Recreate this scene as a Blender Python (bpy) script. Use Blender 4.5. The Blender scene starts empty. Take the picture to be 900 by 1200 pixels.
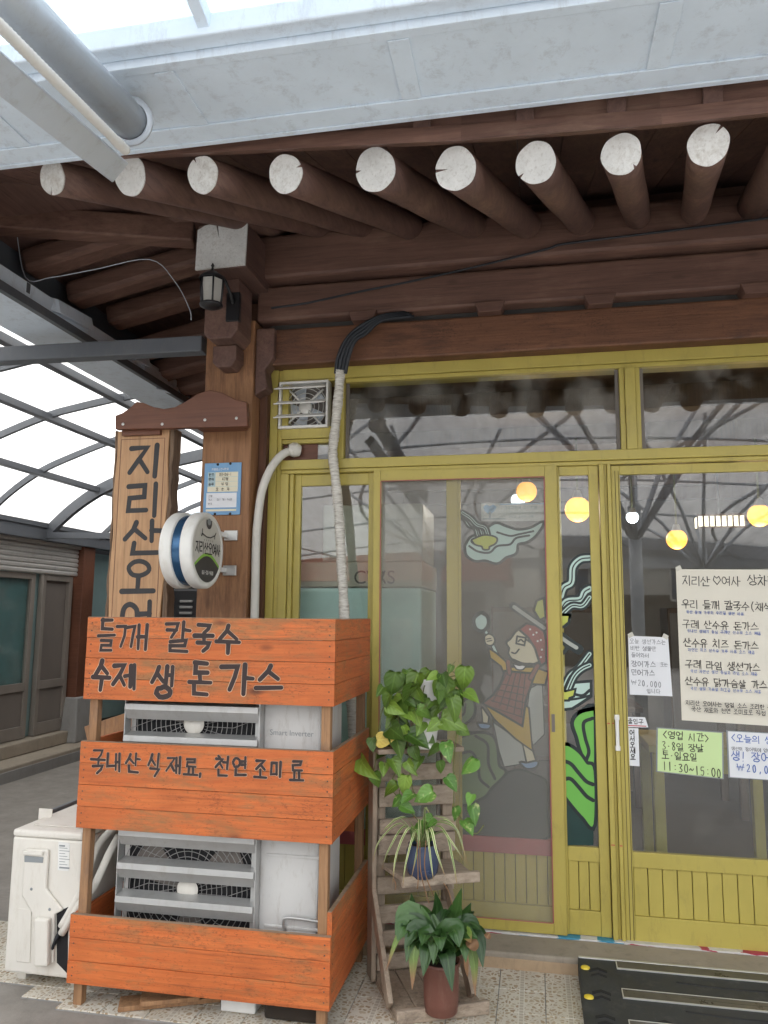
import bpy, math, random
from mathutils import Vector, Matrix
random.seed(7)
S = bpy.context.scene
COL = S.collection
rad = math.radians

# ------------------------------------------------------------------ camera, sky, sun, exposure
F, CX, CY, H = 895.0, 450.0, 600.0, 1.5          # focal length (px of a 900x1200 frame), centre, eye height
_a = Vector((4590, -87, -895)); _b = Vector((177, 123, 895))
AX = _a.normalized(); AY = (_b - _b.dot(AX) * AX).normalized(); AZ = AX.cross(AY)
if AZ.y > 0: AZ = -AZ
RM = Matrix((AX, AY, AZ))                         # camera axes (x right, y down, z ahead) -> world
cam_d = bpy.data.cameras.new('camera'); cam = bpy.data.objects.new('camera', cam_d); COL.objects.link(cam)
_c = [RM @ Vector(v) for v in ((1, 0, 0), (0, -1, 0), (0, 0, -1))]
cam.matrix_world = Matrix(((_c[0].x, _c[1].x, _c[2].x, 0), (_c[0].y, _c[1].y, _c[2].y, 0), (_c[0].z, _c[1].z, _c[2].z, H), (0, 0, 0, 1)))
cam_d.sensor_width = 36; cam_d.lens = F / 1200 * 36; cam_d.clip_end = 500; cam_d.clip_start = 0.05
S.camera = cam

SUN_EL, SUN_AZ = 62.0, 200.0                      # azimuth: compass degrees, +Y = 0, +X = 90
W = bpy.data.worlds.new('World'); S.world = W; W.use_nodes = True
wn, wl = W.node_tree.nodes, W.node_tree.links
wn.clear()
sky = wn.new('ShaderNodeTexSky'); sky.sky_type = 'NISHITA'; sky.sun_disc = False
sky.sun_elevation = rad(SUN_EL); sky.sun_rotation = rad(SUN_AZ); sky.dust_density = 3.0; sky.air_density = 1.0
hs = wn.new('ShaderNodeHueSaturation'); hs.inputs['Saturation'].default_value = 0.45
bg = wn.new('ShaderNodeBackground'); bg.inputs[1].default_value = 0.15
wo = wn.new('ShaderNodeOutputWorld')
wl.new(sky.outputs[0], hs.inputs['Color']); wl.new(hs.outputs[0], bg.inputs[0]); wl.new(bg.outputs[0], wo.inputs[0])
sd = bpy.data.lights.new('sun', 'SUN'); sd.energy = 3.0; sd.angle = rad(12); sd.color = (1, 0.97, 0.93)
sun = bpy.data.objects.new('sun', sd); COL.objects.link(sun)
_az = rad(SUN_AZ)
_sd = Vector((math.sin(_az) * math.cos(rad(SUN_EL)), math.cos(_az) * math.cos(rad(SUN_EL)), math.sin(rad(SUN_EL))))
sun.rotation_euler = _sd.to_track_quat('Z', 'Y').to_euler(); sun.location = (0, -5, 20)
S.view_settings.view_transform = 'Standard'; S.view_settings.look = 'None'
S.view_settings.gamma = 1.0; S.view_settings.use_curve_mapping = False
S.view_settings.exposure = 1.30
S.render.engine = 'CYCLES'
cy = S.cycles
cy.use_denoising = True; cy.max_bounces = 9; cy.diffuse_bounces = 4; cy.glossy_bounces = 4
cy.transmission_bounces = 6; cy.transparent_max_bounces = 24; cy.caustics_reflective = False; cy.caustics_refractive = False
cy.sample_clamp_indirect = 6.0

# ------------------------------------------------------------------ measuring helpers (photo pixel -> point on a real plane)
def ray(px, py): return RM @ Vector((px - CX, py - CY, F))
def at(px, py, Y):
    d = ray(px, py); return Vector((0, 0, H)) + d * (Y / d.y)
def atx(px, py, X):
    d = ray(px, py); return Vector((0, 0, H)) + d * (X / d.x)
def atz(px, py, Z):
    d = ray(px, py); return Vector((0, 0, H)) + d * ((Z - H) / d.z)

# ------------------------------------------------------------------ materials
MATS = {}
def _new(name):
    m = bpy.data.materials.new(name); m.use_nodes = True; MATS[name] = m
    nt = m.node_tree; return m, nt.nodes, nt.links, nt.nodes['Principled BSDF']
def _ramp(n, stops):
    r = n.new('ShaderNodeValToRGB'); e = r.color_ramp.elements
    while len(e) < len(stops): e.new(0.5)
    for el, (p, c) in zip(e, stops):
        el.position = p; el.color = (*c, 1) if len(c) == 3 else c
    return r
def _mix(n, l, fac, a, b, mode='MIX'):
    x = n.new('ShaderNodeMix'); x.data_type = 'RGBA'; x.blend_type = mode
    for sock, v in ((0, fac), (6, a), (7, b)):
        if hasattr(v, 'is_output'): l.new(v, x.inputs[sock])
        elif isinstance(v, (int, float)): x.inputs[sock].default_value = v
        else: x.inputs[sock].default_value = (*v, 1)
    return x.outputs[2]
def _noise(n, l, vec, scale, detail=6, rough=0.6, dist=0.0):
    t = n.new('ShaderNodeTexNoise'); t.inputs['Scale'].default_value = scale; t.inputs['Detail'].default_value = detail
    t.inputs['Roughness'].default_value = rough; t.inputs['Distortion'].default_value = dist
    l.new(vec, t.inputs['Vector']); return t.outputs['Fac']
def _bump(n, l, h, b, strength=0.3, dist=0.01):
    bp = n.new('ShaderNodeBump'); bp.inputs['Strength'].default_value = strength; bp.inputs['Distance'].default_value = dist
    l.new(h, bp.inputs['Height']); l.new(bp.outputs[0], b.inputs['Normal'])
def _map(n, l, scale, rot=(0, 0, 0), island=False):
    tc = n.new('ShaderNodeTexCoord'); mp = n.new('ShaderNodeMapping')
    if island:
        ge = n.new('ShaderNodeNewGeometry'); ml = n.new('ShaderNodeVectorMath'); ml.operation = 'MULTIPLY_ADD'
        ml.inputs[1].default_value = (7.3, 11.7, 5.9); l.new(ge.outputs['Random Per Island'], ml.inputs[0]); l.new(tc.outputs['Object'], ml.inputs[2])
        mp.inputs['Scale'].default_value = scale; l.new(ml.outputs[0], mp.inputs['Vector']); return mp.outputs[0], ml.outputs[0]
    mp.inputs['Scale'].default_value = scale; mp.inputs['Rotation'].default_value = rot
    l.new(tc.outputs['Object'], mp.inputs['Vector']); return mp.outputs[0], tc.outputs['Object']

def wood(name, c1, c2, axis='X', rough=0.7, wear=None, wear_amt=0.5, knots=0.5, dark=None, bump=0.35, scale=1.0, speck=0.0, vary=0.14):
    m, n, l, b = _new(name)
    i = 'XYZ'.index(axis)
    sc = [16 * scale] * 3; sc[i] = 1.2 * scale
    v, o = _map(n, l, sc, island=True)
    g = _noise(n, l, v, 2.2, 10, 0.65, 0.8)
    col = _ramp(n, [(0.3, c1), (0.72, c2)]); l.new(g, col.inputs[0]); c = col.outputs[0]
    sc2 = [60 * scale] * 3; sc2[i] = 1.6 * scale
    v2, _ = _map(n, l, sc2, island=True)
    g2 = _noise(n, l, v2, 1.6, 5, 0.7)
    dk = dark or tuple(x * 0.35 for x in c1)
    st = _ramp(n, [(0.52, (0, 0, 0)), (0.75, (1, 1, 1))]); l.new(g2, st.inputs[0])
    c = _mix(n, l, st.outputs[0], c, _mix(n, l, 0.55, c, dk))
    blot = _noise(n, l, o, 2.3, 5, 0.6)
    if wear:
        sc3 = [26] * 3; sc3[i] = 4.5
        v3, _ = _map(n, l, sc3, island=True)
        wv = _noise(n, l, v3, 1.3, 12, 0.75, 0.4)
        ad = n.new('ShaderNodeMath'); ad.operation = 'ADD'; l.new(wv, ad.inputs[0]); l.new(blot, ad.inputs[1])
        wr = _ramp(n, [(1.0 - 0.0 + 0.08, (0, 0, 0)), (1.0, (1, 1, 1))])
        hf = n.new('ShaderNodeMath'); hf.operation = 'MULTIPLY'; hf.inputs[1].default_value = 0.5; l.new(ad.outputs[0], hf.inputs[0])
        wr = _ramp(n, [(0.54 - 0.06 * wear_amt, (0, 0, 0)), (0.66 - 0.06 * wear_amt, (wear_amt,) * 3)]); l.new(hf.outputs[0], wr.inputs[0])
        c = _mix(n, l, wr.outputs[0], c, wear)
    if knots:
        sk = [7.0] * 3; sk[i] = 3.0
        vk, _ = _map(n, l, sk, island=True)
        vo = n.new('ShaderNodeTexVoronoi'); vo.inputs['Scale'].default_value = 1.0; l.new(vk, vo.inputs['Vector'])
        kr = _ramp(n, [(0.03, (knots,) * 3), (0.13, (0, 0, 0))]); l.new(vo.outputs['Distance'], kr.inputs[0])
        c = _mix(n, l, kr.outputs[0], c, dk)
    if speck:
        ss = [150.0] * 3; ss[i] = 70.0
        vs, _ = _map(n, l, ss, island=True); sn = _noise(n, l, vs, 1.0, 3, 0.7)
        big = _noise(n, l, o, 5.0, 4, 0.7); sm_ = n.new('ShaderNodeMath'); sm_.operation = 'MULTIPLY_ADD'; sm_.inputs[1].default_value = 0.45; l.new(big, sm_.inputs[0]); l.new(sn, sm_.inputs[2])
        sr = _ramp(n, [(0.80, (0, 0, 0)), (0.90, (speck,) * 3)]); l.new(sm_.outputs[0], sr.inputs[0]); c = _mix(n, l, sr.outputs[0], c, dk)
    ge = n.new('ShaderNodeNewGeometry'); ir = _ramp(n, [(0.0, (1 - vary,) * 3), (1.0, (1 + vary * .6,) * 3)]); l.new(ge.outputs['Random Per Island'], ir.inputs[0])
    c = _mix(n, l, 1.0, c, ir.outputs[0], 'MULTIPLY')
    br = _ramp(n, [(0.3, (0.78, 0.78, 0.78)), (0.7, (1.12, 1.12, 1.12))]); l.new(blot, br.inputs[0])
    c = _mix(n, l, 1.0, c, br.outputs[0], 'MULTIPLY')
    l.new(c, b.inputs['Base Color']); b.inputs['Roughness'].default_value = rough
    _bump(n, l, g2, b, bump, 0.004)
    return m
def paint(name, c, rough=0.5, var=0.12, dirt=None, dirt_amt=0.4, metal=0.0, bump=0.05, scale=3.0, spec=0.5):
    m, n, l, b = _new(name)
    _, o = _map(n, l, (1, 1, 1))
    g = _noise(n, l, o, scale, 8, 0.65)
    r = _ramp(n, [(0.3, tuple(x * (1 - var) for x in c)), (0.7, tuple(min(1, x * (1 + var)) for x in c))]); l.new(g, r.inputs[0]); cc = r.outputs[0]
    if dirt:
        v, _ = _map(n, l, (9, 9, 2.5))
        d = _noise(n, l, v, 2.0, 12, 0.78, 0.3)
        dr = _ramp(n, [(0.52, (0, 0, 0)), (0.72, (dirt_amt,) * 3)]); l.new(d, dr.inputs[0])
        cc = _mix(n, l, dr.outputs[0], cc, dirt)
    l.new(cc, b.inputs['Base Color']); b.inputs['Metallic'].default_value = metal
    rr = _ramp(n, [(0.3, (rough * 0.85,) * 3), (0.7, (min(1, rough * 1.2),) * 3)]); l.new(g, rr.inputs[0]); l.new(rr.outputs[0], b.inputs['Roughness'])
    b.inputs['Specular IOR Level'].default_value = spec
    if bump:
        g2 = _noise(n, l, o, 90, 4, 0.6); _bump(n, l, g2, b, bump, 0.002)
    return m
def emit(name, c, s):
    m, n, l, b = _new(name); b.inputs['Base Color'].default_value = (*c, 1)
    b.inputs['Emission Color'].default_value = (*c, 1); b.inputs['Emission Strength'].default_value = s
    return m
def glass(name, tint=(0.93, 0.96, 0.95), ior=1.55, rough=0.0, dirt=0.05):
    m = bpy.data.materials.new(name); m.use_nodes = True; MATS[name] = m
    n, l = m.node_tree.nodes, m.node_tree.links; n.clear()
    out = n.new('ShaderNodeOutputMaterial'); tr = n.new('ShaderNodeBsdfTransparent'); tr.inputs[0].default_value = (*tint, 1)
    gl = n.new('ShaderNodeBsdfGlossy'); gl.inputs['Roughness'].default_value = rough; fr = n.new('ShaderNodeFresnel'); fr.inputs[0].default_value = ior
    mx = n.new('ShaderNodeMixShader'); ge = n.new('ShaderNodeNewGeometry'); fm = n.new('ShaderNodeMath'); fm.operation = 'MULTIPLY_ADD'
    ng = n.new('ShaderNodeMath'); ng.operation = 'SUBTRACT'; ng.inputs[0].default_value = 1.0; l.new(ge.outputs['Backfacing'], ng.inputs[1])   # reflect at the entry face only
    fm.operation = 'MULTIPLY'; l.new(fr.outputs[0], fm.inputs[0]); l.new(ng.outputs[0], fm.inputs[1])
    l.new(fm.outputs[0], mx.inputs[0]); l.new(tr.outputs[0], mx.inputs[1]); l.new(gl.outputs[0], mx.inputs[2])
    tc = n.new('ShaderNodeTexCoord'); t = n.new('ShaderNodeTexNoise'); t.inputs['Scale'].default_value = 5; t.inputs['Detail'].default_value = 10
    l.new(tc.outputs['Object'], t.inputs['Vector']); r = _ramp(n, [(0.45, (0, 0, 0)), (0.8, (dirt * 3,) * 3)]); l.new(t.outputs['Fac'], r.inputs[0])
    df = n.new('ShaderNodeBsdfDiffuse'); df.inputs[0].default_value = (0.5, 0.48, 0.44, 1)
    m2 = n.new('ShaderNodeMixShader'); l.new(r.outputs[0], m2.inputs[0]); l.new(mx.outputs[0], m2.inputs[1]); l.new(df.outputs[0], m2.inputs[2])
    l.new(m2.outputs[0], out.inputs[0]); return m
def sheet(name, c, clear=0.06, streak=True):
    m = bpy.data.materials.new(name); m.use_nodes = True; MATS[name] = m
    n, l = m.node_tree.nodes, m.node_tree.links; n.clear()
    out = n.new('ShaderNodeOutputMaterial'); t = n.new('ShaderNodeBsdfTranslucent')
    tc = n.new('ShaderNodeTexCoord'); mp = n.new('ShaderNodeMapping'); mp.inputs['Scale'].default_value = (6, 1, 6); l.new(tc.outputs['Object'], mp.inputs[0])
    no = n.new('ShaderNodeTexNoise'); no.inputs['Scale'].default_value = 1.2; no.inputs['Detail'].default_value = 8; l.new(mp.outputs[0], no.inputs['Vector'])
    r = _ramp(n, [(0.3, tuple(x * 0.74 for x in c)), (0.62, c)]); l.new(no.outputs['Fac'], r.inputs[0]); l.new(r.outputs[0], t.inputs[0])
    tr = n.new('ShaderNodeBsdfTransparent'); mx = n.new('ShaderNodeMixShader'); mx.inputs[0].default_value = clear
    l.new(t.outputs[0], mx.inputs[1]); l.new(tr.outputs[0], mx.inputs[2]); l.new(mx.outputs[0], out.inputs[0]); return m
def netting(name):
    m = bpy.data.materials.new(name); m.use_nodes = True; MATS[name] = m
    n, l = m.node_tree.nodes, m.node_tree.links; n.clear()
    out = n.new('ShaderNodeOutputMaterial'); t = n.new('ShaderNodeBsdfDiffuse'); t.inputs[0].default_value = (0.44, 0.43, 0.39, 1)
    tc = n.new('ShaderNodeTexCoord'); no = n.new('ShaderNodeTexNoise'); no.inputs['Scale'].default_value = 2.2; no.inputs['Detail'].default_value = 6
    l.new(tc.outputs['Object'], no.inputs['Vector']); r = _ramp(n, [(0.3, (0.29,) * 3), (0.7, (0.39,) * 3)]); l.new(no.outputs['Fac'], r.inputs[0])
    tr = n.new('ShaderNodeBsdfTransparent'); mx = n.new('ShaderNodeMixShader'); l.new(r.outputs[0], mx.inputs[0])
    l.new(tr.outputs[0], mx.inputs[1]); l.new(t.outputs[0], mx.inputs[2]); l.new(mx.outputs[0], out.inputs[0]); return m
def leafmat(name, c1, c2, stripe=None, vein=0.28, freq=26.0, tip=None):
    m, n, l, b = _new(name)
    tc = n.new('ShaderNodeTexCoord'); ge = n.new('ShaderNodeNewGeometry')
    t = n.new('ShaderNodeTexNoise'); t.inputs['Scale'].default_value = 14; l.new(tc.outputs['Object'], t.inputs['Vector'])
    ad = n.new('ShaderNodeMath'); ad.operation = 'MULTIPLY_ADD'; ad.inputs[1].default_value = 0.75; l.new(ge.outputs['Random Per Island'], ad.inputs[0])
    hf = n.new('ShaderNodeMath'); hf.operation = 'MULTIPLY'; hf.inputs[1].default_value = 0.4; l.new(t.outputs['Fac'], hf.inputs[0]); l.new(hf.outputs[0], ad.inputs[2])
    r = _ramp(n, [(0.15, tuple(x * .8 for x in c1)), (0.55, tuple((x + y) / 2 for x, y in zip(c1, c2))), (0.95, tuple(x * 1.15 for x in c2))]); l.new(ad.outputs[0], r.inputs[0]); c = r.outputs[0]
    if stripe:
        no = n.new('ShaderNodeTexNoise'); no.inputs['Scale'].default_value = 45; no.inputs['Detail'].default_value = 3; l.new(tc.outputs['Object'], no.inputs['Vector'])
        rr = _ramp(n, [(0.60, (0, 0, 0)), (0.68, (.8, .8, .8))]); l.new(no.outputs['Fac'], rr.inputs[0]); c = _mix(n, l, rr.outputs[0], c, stripe)
    uv = n.new('ShaderNodeUVMap'); sp = n.new('ShaderNodeSeparateXYZ'); l.new(uv.outputs[0], sp.inputs[0])
    ab = n.new('ShaderNodeMath'); ab.operation = 'ABSOLUTE'; l.new(sp.outputs[0], ab.inputs[0])
    mid = _ramp(n, [(0.03, (vein,) * 3), (0.10, (0, 0, 0))]); l.new(ab.outputs[0], mid.inputs[0])
    c = _mix(n, l, mid.outputs[0], c, tuple(min(1, x * 1.9 + .04) for x in c2))
    q = n.new('ShaderNodeMath'); q.operation = 'MULTIPLY_ADD'; q.inputs[1].default_value = -0.45; l.new(ab.outputs[0], q.inputs[0]); l.new(sp.outputs[1], q.inputs[2])
    sn = n.new('ShaderNodeMath'); sn.operation = 'MULTIPLY'; sn.inputs[1].default_value = freq; l.new(q.outputs[0], sn.inputs[0])
    sw = n.new('ShaderNodeMath'); sw.operation = 'SINE'; l.new(sn.outputs[0], sw.inputs[0])
    vr = _ramp(n, [(0.80, (0, 0, 0)), (0.98, (vein * .35,) * 3)]); l.new(sw.outputs[0], vr.inputs[0]); c = _mix(n, l, vr.outputs[0], c, tuple(x * .5 for x in c1))
    if tip:
        tr_ = _ramp(n, [(0.80, (0, 0, 0)), (0.93, (1, 1, 1))]); l.new(sp.outputs[1], tr_.inputs[0]); c = _mix(n, l, tr_.outputs[0], c, tip)
    l.new(c, b.inputs['Base Color']); b.inputs['Roughness'].default_value = 0.36; b.inputs['Specular IOR Level'].default_value = 0.45
    _bump(n, l, sw.outputs[0], b, 0.25, 0.002)
    return m

# dark stained eaves timber, lighter post timber, sign board, orange stained boards, grey pallet wood
wood('eave_wood_x', (0.125, 0.062, 0.045), (0.220, 0.115, 0.083), 'X', 0.65, wear=(0.30, 0.19, 0.13), wear_amt=0.35)
wood('eave_wood_y', (0.105, 0.055, 0.044), (0.185, 0.100, 0.077), 'Y', 0.65, wear=(0.30, 0.19, 0.13), wear_amt=0.35)
wood('lintel_wood', (0.15, 0.064, 0.034), (0.28, 0.125, 0.064), 'X', 0.6, wear=(0.08, 0.036, 0.022), wear_amt=0.8, knots=0.95, speck=0.5)
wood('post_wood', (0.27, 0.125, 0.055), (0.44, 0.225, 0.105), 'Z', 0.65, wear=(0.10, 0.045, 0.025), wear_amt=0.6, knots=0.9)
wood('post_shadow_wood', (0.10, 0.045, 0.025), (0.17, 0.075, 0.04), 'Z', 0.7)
wood('cap_wood', (0.15, 0.055, 0.030), (0.20, 0.080, 0.044), 'X', 0.5, knots=0.2, bump=0.15)
wood('sign_wood', (0.52, 0.29, 0.145), (0.66, 0.41, 0.22), 'Z', 0.6, wear=(0.34, 0.17, 0.08), wear_amt=0.4, knots=0.0, bump=0.2)
wood('bark', (0.10, 0.065, 0.045), (0.30, 0.20, 0.13), 'Z', 0.9, bump=1.0, knots=0.3)
for ax in 'XY':
    wood('orange_wood_' + ax.lower(), (0.50, 0.112, 0.026), (0.68, 0.185, 0.046), ax, 0.66, wear=(0.27, 0.130, 0.050), wear_amt=0.92, knots=0.95, dark=(0.12, 0.035, 0.014), bump=0.5, speck=0.45, vary=0.12)
wood('raw_edge_wood', (0.26, 0.17, 0.11), (0.42, 0.29, 0.19), 'X', 0.8, wear=(0.2, 0.16, 0.12), wear_amt=0.6)
wood('leg_wood', (0.27, 0.135, 0.062), (0.46, 0.26, 0.13), 'Z', 0.75, wear=(0.16, 0.10, 0.07), wear_amt=0.7)
wood('pallet_wood_x', (0.32, 0.25, 0.185), (0.52, 0.42, 0.325), 'X', 0.85, wear=(0.10, 0.075, 0.06), wear_amt=0.7, knots=0.9)
wood('pallet_wood_z', (0.29, 0.22, 0.16), (0.47, 0.375, 0.285), 'Z', 0.85, wear=(0.10, 0.075, 0.06), wear_amt=0.7, knots=0.7)
wood('painted_end', (0.74, 0.73, 0.70), (0.86, 0.855, 0.83), 'Y', 0.8, wear=(0.42, 0.37, 0.31), wear_amt=0.6, knots=0.0, dark=(0.35, 0.3, 0.25))
wood('interior_wood', (0.10, 0.06, 0.035), (0.17, 0.105, 0.06), 'Z', 0.6)
paint('yellow_paint', (0.47, 0.385, 0.090), 0.42, 0.07, dirt=(0.22, 0.165, 0.06), dirt_amt=0.42)
paint('yellow_paint_seam', (0.10, 0.08, 0.02), 0.7)
paint('red_rail_paint', (0.40, 0.10, 0.10), 0.5, 0.1)
paint('gutter_metal', (0.73, 0.82, 0.91), 0.42, 0.07, dirt=(0.42, 0.44, 0.47), dirt_amt=0.6)
paint('pipe_steel', (0.56, 0.61, 0.67), 0.38, 0.08, dirt=(0.3, 0.28, 0.26), dirt_amt=0.4, metal=0.2)
paint('canopy_steel', (0.115, 0.125, 0.14), 0.5, 0.1, dirt=(0.2, 0.19, 0.17), dirt_amt=0.3)
paint('ac_body', (0.70, 0.67, 0.61), 0.5, 0.03, dirt=(0.46, 0.40, 0.32), dirt_amt=0.45, bump=0.02)
paint('ac_body_grey', (0.58, 0.575, 0.56), 0.5, 0.06, dirt=(0.36, 0.33, 0.29), dirt_amt=0.8, bump=0.03)
paint('louvre_metal', (0.47, 0.47, 0.46), 0.36, 0.10, dirt=(0.34, 0.31, 0.28), dirt_amt=0.6, metal=0.45)
paint('wire_metal', (0.34, 0.33, 0.32), 0.4, 0.1, metal=0.4)
paint('nail_head', (0.10, 0.06, 0.04), 0.5, 0.3)
paint('curtain_teal', (0.20, 0.30, 0.30), 0.8)
paint('void_shade', (0.012, 0.012, 0.014), 0.8)  # near-black colour stands in for the shade inside openings
paint('black_rubber', (0.018, 0.018, 0.020), 0.55, 0.2)
paint('ramp_rubber', (0.032, 0.034, 0.034), 0.62, 0.25, dirt=(0.16, 0.15, 0.13), dirt_amt=0.3, bump=0.25, scale=14)
paint('ramp_mark', (0.014, 0.014, 0.014), 0.8)
paint('reflector_yellow', (0.72, 0.55, 0.05), 0.25, 0.05)
paint('alu', (0.66, 0.66, 0.64), 0.35, 0.08, metal=0.6)
paint('tread_resin', (0.075, 0.068, 0.056), 0.3, 0.3, dirt=(0.08, 0.08, 0.07), dirt_amt=0.7, scale=20)
paint('white_plastic', (0.78, 0.77, 0.73), 0.4, 0.03, dirt=(0.5, 0.42, 0.3), dirt_amt=0.35)
paint('pipe_wrap', (0.68, 0.66, 0.60), 0.65, 0.08, dirt=(0.36, 0.31, 0.25), dirt_amt=0.6, bump=0.5)
def tape():
    m, n, l, b = _new('tape_wrap'); v, o = _map(n, l, (14, 14, 110)); g = _noise(n, l, v, 1.5, 6, 0.7)
    r = _ramp(n, [(0.30, (0.16, 0.13, 0.10)), (0.44, (0.52, 0.49, 0.43)), (0.62, (0.74, 0.72, 0.66))]); l.new(g, r.inputs[0]); l.new(r.outputs[0], b.inputs['Base Color']); b.inputs['Roughness'].default_value = 0.6
    _bump(n, l, g, b, 0.6, 0.004)
tape()
paint('band_blue', (0.035, 0.10, 0.20), 0.22, 0.25, metal=0.5)
paint('sign_face', (0.60, 0.58, 0.53), 0.4, 0.05, dirt=(0.42, 0.38, 0.3), dirt_amt=0.3)
paint('ink_dark', (0.030, 0.026, 0.026), 0.75, 0.15)
paint('ink_carved', (0.050, 0.050, 0.053), 0.8, 0.2, bump=0.3)
paint('ink_brush', (0.034, 0.021, 0.020), 0.7, 0.3)
paint('ink_edge', (0.55, 0.36, 0.24), 0.7, 0.2)
paint('ink_blue', (0.06, 0.13, 0.42), 0.7, 0.1)
paint('ink_pencil', (0.18, 0.18, 0.20), 0.7, 0.1)
paint('ink_red', (0.5, 0.03, 0.05), 0.6)
paint('ink_white', (0.8, 0.8, 0.78), 0.6)
paint('lime', (0.25, 0.50, 0.07), 0.5)
paint('sign_dark', (0.045, 0.042, 0.045), 0.45)
paint('plate_blue', (0.16, 0.34, 0.56), 0.4, 0.05, dirt=(0.35, 0.42, 0.5), dirt_amt=0.4)
paint('plate_cream', (0.74, 0.69, 0.52), 0.5, 0.04)
paint('plate_pale', (0.42, 0.56, 0.60), 0.5, 0.04)
paint('paper_cream', (0.74, 0.70, 0.60), 0.85, 0.03, bump=0.25)
paint('paper_white', (0.76, 0.77, 0.79), 0.6, 0.02)
paint('paper_green', (0.58, 0.74, 0.36), 0.5, 0.02)
paint('paper_banner', (0.62, 0.58, 0.52), 0.6, 0.05)
paint('tape_clear', (0.62, 0.60, 0.52), 0.25)
paint('laminate', (0.25, 0.27, 0.28), 0.3)
paint('paint_mint', (0.50, 0.66, 0.60), 0.5, 0.04)
paint('paint_black', (0.012, 0.022, 0.022), 0.45)
paint('paint_green', (0.155, 0.46, 0.075), 0.45, 0.06)
paint('paint_deepteal', (0.010, 0.045, 0.040), 0.4, 0.2)
paint('paint_bowl', (0.52, 0.56, 0.10), 0.5)
paint('paint_mustard', (0.50, 0.33, 0.045), 0.55)
paint('paint_skin', (0.66, 0.60, 0.42), 0.55)
paint('paint_red', (0.30, 0.055, 0.045), 0.55)
paint('paint_plaid', (0.22, 0.075, 0.055), 0.55, 0.25, scale=60)
paint('paint_cloud', (0.42, 0.44, 0.40), 0.55, 0.08)
paint('paint_hill', (0.13, 0.20, 0.09), 0.55, 0.15)
paint('paint_slate', (0.055, 0.062, 0.058), 0.55, 0.15)
paint('paint_blue', (0.20, 0.32, 0.50), 0.55)
paint('asphalt', (0.25, 0.23, 0.205), 0.9, 0.22, dirt=(0.16, 0.148, 0.132), dirt_amt=0.6, bump=0.8, scale=6)
paint('concrete', (0.33, 0.285, 0.225), 0.85, 0.14, dirt=(0.17, 0.15, 0.125), dirt_amt=0.55, bump=0.35, scale=5)
paint('bounce_pale', (0.52, 0.51, 0.49), 0.85, 0.08, dirt=(0.3, 0.29, 0.27), dirt_amt=0.4)
paint('concrete_tan', (0.40, 0.29, 0.185), 0.85, 0.14, dirt=(0.20, 0.16, 0.12), dirt_amt=0.6, bump=0.35, scale=8)
paint('concrete_grey', (0.26, 0.255, 0.245), 0.85, 0.12, dirt=(0.15, 0.14, 0.12), dirt_amt=0.5, bump=0.35)
paint('shutter_alu', (0.58, 0.56, 0.53), 0.4, 0.06, metal=0.3, dirt=(0.3, 0.27, 0.24), dirt_amt=0.4)
paint('bronze_alu', (0.27, 0.24, 0.21), 0.45, 0.1, metal=0.2)
paint('bronze_panel', (0.18, 0.158, 0.14), 0.5, 0.1)
paint('dark_wall', (0.060, 0.058, 0.056), 0.8, 0.2)
paint('lantern_black', (0.016, 0.016, 0.018), 0.4)
paint('lantern_glass', (0.52, 0.51, 0.47), 0.25, 0.1)
paint('pot_red', (0.155, 0.060, 0.043), 0.5, 0.12, dirt=(0.3, 0.2, 0.15), dirt_amt=0.35)
paint('pot_blue', (0.050, 0.070, 0.13), 0.25, 0.2)
paint('pot_white', (0.82, 0.81, 0.78), 0.25, 0.02)
paint('soil', (0.03, 0.022, 0.016), 0.95, 0.3)
paint('dry_leaf', (0.21, 0.115, 0.055), 0.7, 0.3)
paint('vine_stem', (0.16, 0.17, 0.05), 0.6, 0.2)
paint('fridge_teal', (0.58, 0.78, 0.73), 0.35, 0.04)
paint('fridge_band', (0.42, 0.39, 0.31), 0.4)
paint('inside_wall', (0.27, 0.24, 0.205), 0.8, 0.1)
paint('inside_floor', (0.10, 0.085, 0.07), 0.5, 0.2)
paint('facade_pale', (0.60, 0.60, 0.58), 0.8, 0.05, dirt=(0.4, 0.4, 0.38), dirt_amt=0.4)
paint('roof_red', (0.36, 0.10, 0.07), 0.7, 0.15)
paint('roof_dark', (0.05, 0.05, 0.055), 0.8, 0.15)
paint('black_tube', (0.018, 0.022, 0.028), 0.5, 0.1)
paint('label_white', (0.72, 0.72, 0.70), 0.5)
paint('label_grey', (0.25, 0.27, 0.28), 0.5)
paint('threshold_white', (0.72, 0.70, 0.66), 0.5, 0.1)
leafmat('leaf_pothos', (0.080, 0.155, 0.018), (0.185, 0.300, 0.045))
leafmat('leaf_pothos_dark', (0.040, 0.090, 0.013), (0.095, 0.175, 0.026))
leafmat('leaf_pothos_pale', (0.080, 0.200, 0.030), (0.140, 0.290, 0.050), stripe=(0.48, 0.52, 0.22))
leafmat('leaf_yellow', (0.62, 0.48, 0.09), (0.70, 0.56, 0.14))
leafmat('leaf_lily', (0.022, 0.060, 0.016), (0.052, 0.115, 0.026))
leafmat('leaf_lily_pale', (0.12, 0.20, 0.04), (0.20, 0.29, 0.06), tip=(0.24, 0.13, 0.06))
leafmat('leaf_spider_edge', (0.48, 0.52, 0.24), (0.62, 0.62, 0.36), vein=.1, tip=(0.34, 0.22, 0.10))
leafmat('leaf_spider', (0.09, 0.17, 0.035), (0.16, 0.25, 0.06), vein=.1, tip=(0.34, 0.22, 0.10))
glass('pane_glass', ior=2.05, dirt=0.02); glass('transom_glass', tint=(0.86, 0.88, 0.86), ior=1.85, dirt=0.10)
glass('dark_glass', tint=(0.82, 0.88, 0.88), ior=1.5)
netting('insect_net')
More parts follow.
